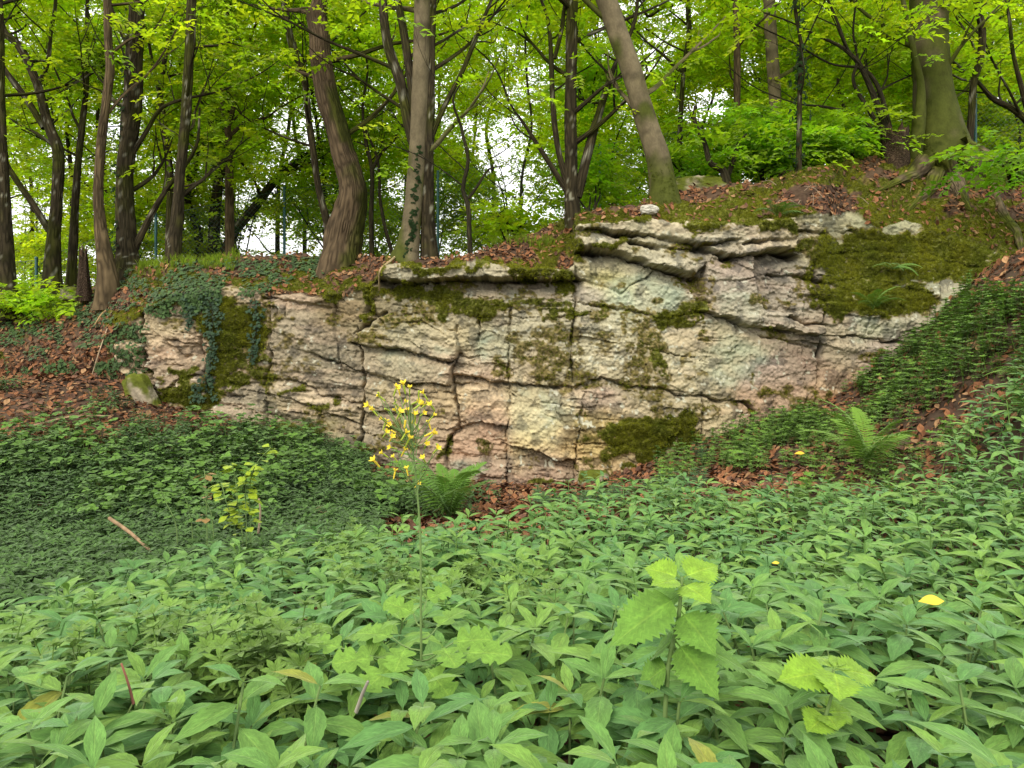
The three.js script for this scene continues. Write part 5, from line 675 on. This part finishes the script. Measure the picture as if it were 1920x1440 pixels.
// ---------------------------------------------------------------- leaf litter, moss, ivy, grass
{
  const litter = (() => { const g = new GB(); leafShape(g, 1, .62, { n: 5, droop: -.12, fold: .35, stalk: .05, peak: .5, twist: .5 }); return g.geo(); })(), curled = (() => { const g = new GB(); leafShape(g, 1, .55, { n: 5, droop: .4, fold: -.6, stalk: .05, peak: .5, twist: -.7 }); return g.geo(); })();
  const r = rng(91), ms = [[], []], cs = [[], []], put = (p, n, s) => { const k = r() < .6 ? 0 : 1; ms[k].push(onNormal(p, n, r() * 6.28, s * rr(.5, 1.4, r), rr(-.6, .6, r))); const t = rr(.55, 1.35, r), h = r(); cs[k].push(h < .55 ? tint(.27 * t, .118 * t, .052 * t) : h < .84 ? tint(.16 * t, .082 * t, .05 * t) : tint(.38 * t, .22 * t, .105 * t)); };
  const nAt = (x, z) => V(groundH(x - .05, z) - groundH(x + .05, z), .1, groundH(x, z - .05) - groundH(x, z + .05)).normalize();
  for (let k = 0; k < 50000; k++) { const d = rr(2.4, 7.6, r), px = rr(-420, 2300, r), x = (px - 960) * d / F, z = -d; if (d > D(px) + .02 || (d < limit(px) - .3)) continue; if (px > 1450 && d < 6 && r() < .3) continue; put(V(x, groundH(x, z) + .008 + r() * .015, z), nAt(x, z), .062); }
  for (let k = 0; k < 2600; k++) { const d = rr(.35, 3.2, r), px = rr(-100, 2000, r), x = (px - 960) * d / F; put(V(x, groundH(x, -d) + .008 + r() * .012, -d), nAt(x, -d), .066); }
  for (let k = 0; k < 70000; k++) { const px = rr(-100, 2000, r), py = rr(290, 720, r), c = cellAt(px, py); if (!rockAt.ok[c] || !rockAt.soil[c] || py > foot(px) || py < skyline(px)) continue; if (rockAt.moss[c] > .35 && r() < .8) continue; if (fbm(px * .02, py * .03, 7, 2) < -.3 || (px > 1150 && r() < .2)) continue; put(rockP(px, py).addScaledVector(rockN(px, py), .012), rockN(px, py), .055); }
  for (let k = 0; k < 2; k++) tag(instanced('leaf_litter', [litter, curled][k], litterMat, ms[k], cs[k]), 'brown and rust-coloured fallen beech leaves strewn over the soil', 'leaf litter', null, 'stuff');
  // moss cushions: tufts of tiny blades
  const mm = [], mc = [];
  for (let k = 0; k < 520000 && mm.length < 72000; k++) { const px = rr(-50, 2000, r), py = rr(300, 900, r), c = cellAt(px, py); if (!rockAt.ok[c] || rockAt.moss[c] < .26 || r() > rockAt.moss[c] ** 1.5 || py > foot(px)) continue; const n = rockN(px, py); mm.push(onNormal(rockP(px, py), n.add(V(0, .5, 0)).normalize(), r() * 6.28, rr(.011, .024, r))); const t = rr(.6, 1.35, r), b = .5 + .5 * vn(px * .03, py * .03, 6); mc.push(tint(mix(.115, .2, b) * t, mix(.14, .205, b) * t, .014 * t)); }
  tag(instanced('moss', mossTuft, mossMat, mm, mc), 'olive green moss cushions growing on the rock ledges and roots', 'moss', null, 'stuff');
  // ivy creeping over the left end of the rock
  const im = [], ic = [], zones = [[250, 560, 120, 64, 1100], [330, 525, 120, 40, 1000], [430, 520, 120, 36, 1000], [530, 505, 90, 26, 500], [130, 640, 150, 64, 1900], [70, 610, 130, 34, 700], [220, 690, 60, 40, 300], [600, 495, 60, 14, 200], [380, 560, 40, 20, 300], [330, 575, 60, 24, 350], [120, 690, 110, 40, 500]];
  const addIvy = (px, py, lift, s) => { const c = cellAt(px, py); if (!rockAt.ok[c] || py < skyline(px)) return; const n = rockN(px, py); im.push(onNormal(rockP(px, py).addScaledVector(n, lift), n.clone().add(V(rr(-.4, .4, r), .35, rr(0, .3, r))).normalize(), r() * 6.28, s, .25)); const t = rr(.55, 1.35, r); ic.push(tint(.075 * t, .15 * t, .035 * t)); };
  for (const [x, y, rx, ry, n] of zones) for (let k = 0; k < n; k++) { const a = r() * 6.28, q = Math.sqrt(r()), px = x + rx * q * Math.cos(a), py = y + ry * q * Math.sin(a); if (fbm(px * .03, py * .045, 17, 4) < -.1) continue; addIvy(px, py, rr(.01, .05, r), rr(.025, .045, r)); }
  tag(instanced('ivy', ivyLeaf, herbStuff, im, ic), 'small-leaved ivy creeping over the left top of the rock', 'ivy', null, 'stuff');
  for (const [label, line, n] of [['longest ivy strand hanging down the mossy left part of the rock', [[392, 550], [405, 590], [400, 630], [398, 680], [390, 720], [392, 750]], 300], ['short ivy strand beside the mossy hollow, right of the longest one', [[480, 560], [486, 600], [482, 640], [476, 680]], 110], ['thin ivy strand over the pale rock left of the longest one', [[352, 550], [362, 580], [358, 620]], 90]]) {
    const root = thing('ivy_strand', label, 'ivy', null, V(0, 0, 0)), pts = line.map(([x, y]) => ({ p: rockP(x, y).addScaledVector(V(0, 0, 1), .03), r: .004 })), hm = [], hc = [];
    mesh('stem', tube(new GB(), pts, { seg: 5, step: .05, col: barks.thin(2) }).geo(), barkMat, root);
    for (let k = 0; k < n; k++) { const f = r() * (line.length - 1), i = Math.floor(f), px = mix(line[i][0], line[i + 1][0], f - i) + rr(-1, 1, r) * (4 + 9 * Math.abs(vn(f * 1.7, n, 3)) * 2), py = mix(line[i][1], line[i + 1][1], f - i), nn = V(rr(-.4, .4, r), .5, .8).normalize(); hm.push(onNormal(rockP(px, py).add(V(0, 0, rr(.02, .06, r))), nn, r() * 6.28, rr(.025, .042, r), .3)); const t = rr(.6, 1.3, r); hc.push(tint(.042 * t, .092 * t, .04 * t)); }
    instanced('leaves', ivyLeaf, herbStuff, hm, hc, root).userData = { kind: 'stuff' };
  }
  // grass on the ridge and bank
  const blade = (() => { const g = new GB(), q = rng(9); for (let k = 0; k < 7; k++) { const a = q() * 6.28, l = rr(.6, 1, q), s = g.n, x = Math.cos(a), z = Math.sin(a), b = rr(.2, .6, q); g.v(-z * .02, 0, x * .02); g.v(z * .02, 0, -x * .02); g.v(x * b * .4 + z * .014, l * .6, z * b * .4 - x * .014); g.v(x * b * .4 - z * .014, l * .6, z * b * .4 + x * .014); g.v(x * b, l * .9, z * b); g.q(s, s + 1, s + 2, s + 3); g.t(s + 3, s + 2, s + 4); } return g.geo(); })();
  const gm = [], gc = []; for (const [x, y, rx, ry, n] of [[350, 496, 90, 10, 260], [270, 512, 40, 10, 60], [420, 485, 30, 8, 60], [60, 590, 80, 12, 300], [980, 455, 60, 10, 70]]) for (let k = 0; k < n; k++) { const px = x + rr(-1, 1, r) * rx, py = Math.max(skyline(px) + .5, y + rr(-1, 1, r) * ry); gm.push(M4(...rockP(px, py).toArray(), rr(-.2, .2, r), r() * 6.28, rr(-.2, .2, r), rr(.06, .15, r))); const t = rr(.7, 1.3, r); gc.push(tint(.3 * t, .42 * t, .03 * t)); }
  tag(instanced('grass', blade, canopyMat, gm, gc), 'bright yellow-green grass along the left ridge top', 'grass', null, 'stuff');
  console.log('litter', ms[0].length + ms[1].length, 'moss', mm.length, 'ivy', im.length);
}
// ---------------------------------------------------------------- single plants
const nettleBright = leafMat(.29, .51, .035), nettleGreen = leafMat(.185, .385, .045);
function leafTo(root, a, b, w, mat, o = {}) { const L = a.distanceTo(b), g = leafShape(new GB(), L, w, { n: 26, teeth: .14, droop: .12, fold: .14, stalk: .12, peak: .36, wav: .02, ...o }); const m = mesh('leaf', g.geo(), mat, root); m.applyMatrix4(between(a, b, o.up ?? V(0, 1, .45))); return m; }
{
  const d = .86, root = thing('nettle', 'tall nettle with big toothed leaves rising above the foreground carpet', 'nettle', null, V(0, 0, 0)), b = P(1262, 1200, d), gx = P(1245, 1300, d); gx.y = groundH(gx.x, gx.z) - .02;
  mesh('stem', tube(new GB(), [{ p: gx, r: .0035 }, { p: P(1252, 1260, d), r: .003 }, { p: P(1272, 1160, d), r: .0028 }, { p: P(1279, 1082, d), r: .002 }], { seg: 6, step: .03, rough: .02 }).geo(), stemMat, root);
  for (const [x0, y0, x1, y1, w, br, dd0, dd1] of [[1277, 1083, 1205, 1058, .046, 1, 0, .02], [1281, 1083, 1350, 1052, .05, 1, 0, .03], [1280, 1095, 1334, 1124, .044, 1, 0, -.05], [1275, 1088, 1222, 1090, .03, 1, 0, -.04], [1275, 1115, 1133, 1206, .066, 0, 0, -.03], [1276, 1110, 1360, 1112, .05, 0, 0, .06], [1274, 1144, 1347, 1226, .062, 0, 0, -.05], [1272, 1142, 1205, 1090, .05, 0, 0, .07], [1266, 1202, 1354, 1308, .062, 0, 0, -.06], [1266, 1200, 1210, 1230, .05, 0, 0, .04], [1268, 1195, 1427, 1250, .05, 0, 0, .05], [1258, 1245, 1185, 1290, .05, 0, 0, .02]]) leafTo(root, P(x0, y0, d + dd0), P(x1, y1, d + dd1), w, br ? nettleBright : nettleGreen);
}
{
  const d = .82, root = thing('young_nettle', 'small yellow-green young nettle beside the bare leaf-litter patch', 'nettle', null, V(0, 0, 0)), gx = P(1535, 1430, d); gx.y = groundH(gx.x, gx.z) - .02;
  mesh('stem', tube(new GB(), [{ p: gx, r: .003 }, { p: P(1540, 1380, d), r: .0026 }, { p: P(1560, 1300, d), r: .002 }, { p: P(1563, 1256, d), r: .0015 }], { seg: 6, step: .03, rough: .02 }).geo(), stemMat, root);
  for (const [x0, y0, x1, y1, w, dd] of [[1560, 1258, 1458, 1268, .052, -.02], [1566, 1256, 1652, 1262, .042, .02], [1563, 1258, 1578, 1306, .052, -.06], [1562, 1256, 1538, 1222, .04, .05], [1562, 1255, 1590, 1228, .026, .04], [1548, 1340, 1515, 1368, .04, -.03], [1550, 1340, 1572, 1366, .035, -.03], [1549, 1338, 1530, 1322, .03, .03], [1550, 1338, 1600, 1330, .036, .02]]) leafTo(root, P(x0, y0, d), P(x1, y1, d + dd), w, nettleBright);
}
{ // wall lettuce: lobed leaves below, thin stem, loose yellow flower heads above
  const d = 1.08, root = thing('flowering_lettuce', 'thin-stemmed wild lettuce with loose yellow flowers in front of the rock', 'wild flower', null, V(0, 0, 0)), green = leafMat(.22, .42, .05), r = rng(321), bud = new THREE.MeshStandardMaterial({ color: tint(.3, .38, .03), roughness: .7 }), yel = new THREE.MeshPhysicalMaterial({ color: tint(.8, .62, .03), roughness: .95, transmission: .3, thickness: 0, side: THREE.DoubleSide });
  const gx = P(788, 1310, d); gx.y = groundH(gx.x, gx.z) - .02;
  const main = [gx, P(790, 1290, d), P(789, 1150, d), P(788, 1010, d), P(783, 930, d), P(775, 850, d), P(770, 800, d), P(768, 752, d)];
  mesh('stem', tube(new GB(), main.map((p, i) => ({ p, r: .0023 - i * .00017 })), { seg: 6, step: .03, rough: .02 }).geo(), stemMat, root);
  const lobes = (L, W) => { const g = new GB(), n = 24, c = []; for (let k = 0; k <= n; k++) { const t = k / n, w = W * .5 * (.12 + (t > .12 ? .95 * Math.abs(Math.sin((t - .08) * 3.1 * Math.PI)) ** .55 * (t > .66 ? 1.25 * (1 - (t - .66) / .34) ** .7 : .72) : 0)); c.push([Math.max(w, .0015), -.14 * L * t * t, L * t]); } for (const [w, y, z] of c) for (const s of [-1, 0, 1]) g.v(s * w, y + (s ? .12 * w : 0), z, null, .5 + s * .5, z / L); for (let k = 0; k < n; k++) for (let s = 0; s < 2; s++) { const a = k * 3 + s; g.q(a, a + 3, a + 4, a + 1); } return g.geo(); };
  for (const [x0, y0, x1, y1, w, b] of [[700, 1235, 610, 1238, .075, -.05], [745, 1245, 672, 1292, .075, -.12], [850, 1205, 935, 1190, .08, 0], [870, 1225, 972, 1218, .07, -.06], [735, 1195, 655, 1175, .08, .06], [820, 1175, 880, 1128, .075, .12], [800, 1255, 850, 1305, .07, -.12], [775, 1150, 712, 1118, .055, .03], [800, 1125, 852, 1098, .05, .04], [640, 1215, 560, 1195, .07, .05], [760, 1215, 735, 1262, .065, -.1], [830, 1215, 860, 1250, .065, -.1]]) {
    const A = P(x0, y0, d + b * .5), B = P(x1, y1, d + b), S = P(789, clamp(y0 + 25, 1100, 1290), d), m = mesh('leaf', lobes(A.distanceTo(B) * .85, w * .85), green, root); m.applyMatrix4(between(A, B, V(rr(-.3, .3, r), 1, rr(.1, .6, r))));
    mesh('leaf_stalk', tube(new GB(), [{ p: S, r: .0016 }, { p: S.clone().lerp(A, .5).add(V(0, -.006, 0)), r: .0014 }, { p: A, r: .0012 }], { seg: 4, step: .03, rough: 0, cap: false }).geo(), stemMat, root);
  }
  const head = (() => { const g = new THREE.CylinderGeometry(.0016, .0011, .011, 6); g.translate(0, .0055, 0); return g; })(), petals = (() => { const g = new GB(); for (let k = 0; k < 5; k++) leafShape(g, .0085, .0042, { n: 3, droop: .1, stalk: 0, peak: .62, m: M4(0, .011, 0, -.95, k / 5 * 6.283, 0) }); return g.geo(); })();
  const tips = [[718, 806], [730, 828], [752, 826], [782, 836], [786, 806], [806, 788], [744, 786], [766, 778], [738, 758], [795, 842], [752, 856], [702, 768], [708, 780], [738, 742], [760, 738], [768, 740], [785, 746], [802, 750], [722, 752], [748, 764], [755, 762], [775, 768], [790, 765], [712, 745], [735, 800], [742, 812], [758, 803], [764, 822], [778, 790], [796, 818], [800, 826], [744, 842], [760, 838], [718, 820], [728, 858], [745, 866], [826, 838], [812, 850], [798, 868], [770, 850], [712, 876], [738, 898], [765, 892], [778, 914], [808, 806], [726, 790], [752, 782], [772, 758], [788, 780], [750, 742], [815, 770], [730, 770]];
  for (const [x, y] of tips) {
    const base = y > 830 ? main[4].clone().lerp(main[5], rr(0, 1, r)) : main[5].clone().lerp(main[6], rr(0, 1, r)), end = P(x, y, d + rr(-.06, .06, r)), mid = base.clone().lerp(end, .5).add(V(0, -.006, 0));
    mesh('branchlet', tube(new GB(), [{ p: base, r: .0009 }, { p: mid, r: .0008 }, { p: end, r: .0006 }], { seg: 4, step: .02, rough: 0, cap: false }).geo(), stemMat, root);
    const open = r() < .75, f = mesh('flower_head', head, r() < .3 ? yel : bud, root), dir = V(rr(-.7, .7, r), rr(.2, 1, r), rr(-.2, .6, r)).normalize(); f.position.copy(end); f.quaternion.setFromUnitVectors(V(0, 1, 0), dir); f.scale.setScalar(rr(.8, 1.25, r)); if (open) mesh('petals', petals, yel, f);
  }
}
function weed(label, list, d, n, matc, leafL, seed) {     // slender weed with small round leaves
  const root = thing('slender_weed', label, 'weed', null, V(0, 0, 0)), r = rng(seed), mat = leafMat(...matc);
  for (const line of list) {
    const pts = line.map(([x, y]) => P(x, y, d + rr(-.05, .05, r))); const g0 = pts[0].clone(); g0.y = Math.min(g0.y, groundH(g0.x, g0.z)) - .01; pts.unshift(g0);
    mesh('stem', tube(new GB(), pts.map((p, i) => ({ p, r: .003 - .0015 * i / pts.length })), { seg: 5, step: .05, rough: .02 }).geo(), stemMat, root);
    for (let k = 0; k < n; k++) { const f = rr(1.1, pts.length - 1.01, r), i = Math.floor(f), p = pts[i].clone().lerp(pts[i + 1], f - i), m = mesh('leaf', roundLeaf, mat, root); m.applyMatrix4(M4(p.x, p.y, p.z, rr(-.4, .4, r), r() * 6.28, rr(-.4, .4, r), leafL * rr(.7, 1.3, r))); }
  }
}
const roundLeaf = leafShape(new GB(), 1, .62, { n: 7, droop: .15, fold: .15, stalk: .25, peak: .5 }).geo();
weed('slender weed with yellow-green leaves standing in the left hollow', [[[455, 1010], [445, 940], [440, 890], [432, 868]], [[470, 1000], [468, 920], [480, 870], [508, 838]], [[440, 990], [425, 945], [415, 905]], [[462, 1000], [460, 930], [462, 880]]], 3.1, 26, [.42, .58, .02], .056, 61);
weed('paler leafy weed left of the yellow-green one', [[[360, 990], [350, 940], [330, 905]], [[330, 985], [310, 940], [300, 915]], [[400, 1000], [395, 960], [380, 930]]], 3.5, 16, [.15, .31, .05], .05, 62);
weed('dried brown weed stalk with withered hanging leaves in the left hollow', [[[388, 985], [386, 930], [383, 880]]], 3.4, 12, [.42, .26, .08], .05, 63);
weed('small leafy sprout at the foot of the rock, right of the big fern', [[[1100, 905], [1102, 893], [1098, 885]]], 5.8, 12, [.1, .25, .04], .07, 64);
{ const y = new THREE.MeshStandardMaterial({ color: tint(.55, .38, .02), roughness: .7, side: THREE.DoubleSide }), g = leafShape(new GB(), 1, .6, { n: 8, droop: -.2, fold: .4, stalk: .05, peak: .5, twist: .6 }).geo();
  for (const [label, px, py, d, s] of [['yellow fallen leaf lying on the herbs at the right', 1722, 1128, 1.12, .038], ['tiny yellow leaf caught in the herbs right of the nettle', 1447, 1056, 1.5, .016], ['yellow leaf in the litter of the right bank', 1489, 851, 4.8, .07]]) { const m = mesh('yellow_leaf', g, y); tag(m, label, 'leaf'); m.applyMatrix4(M4(...P(px, py, d).toArray(), .1, 1.4, .1, s)); } }
console.log('done');
renderer.render(scene, camera);
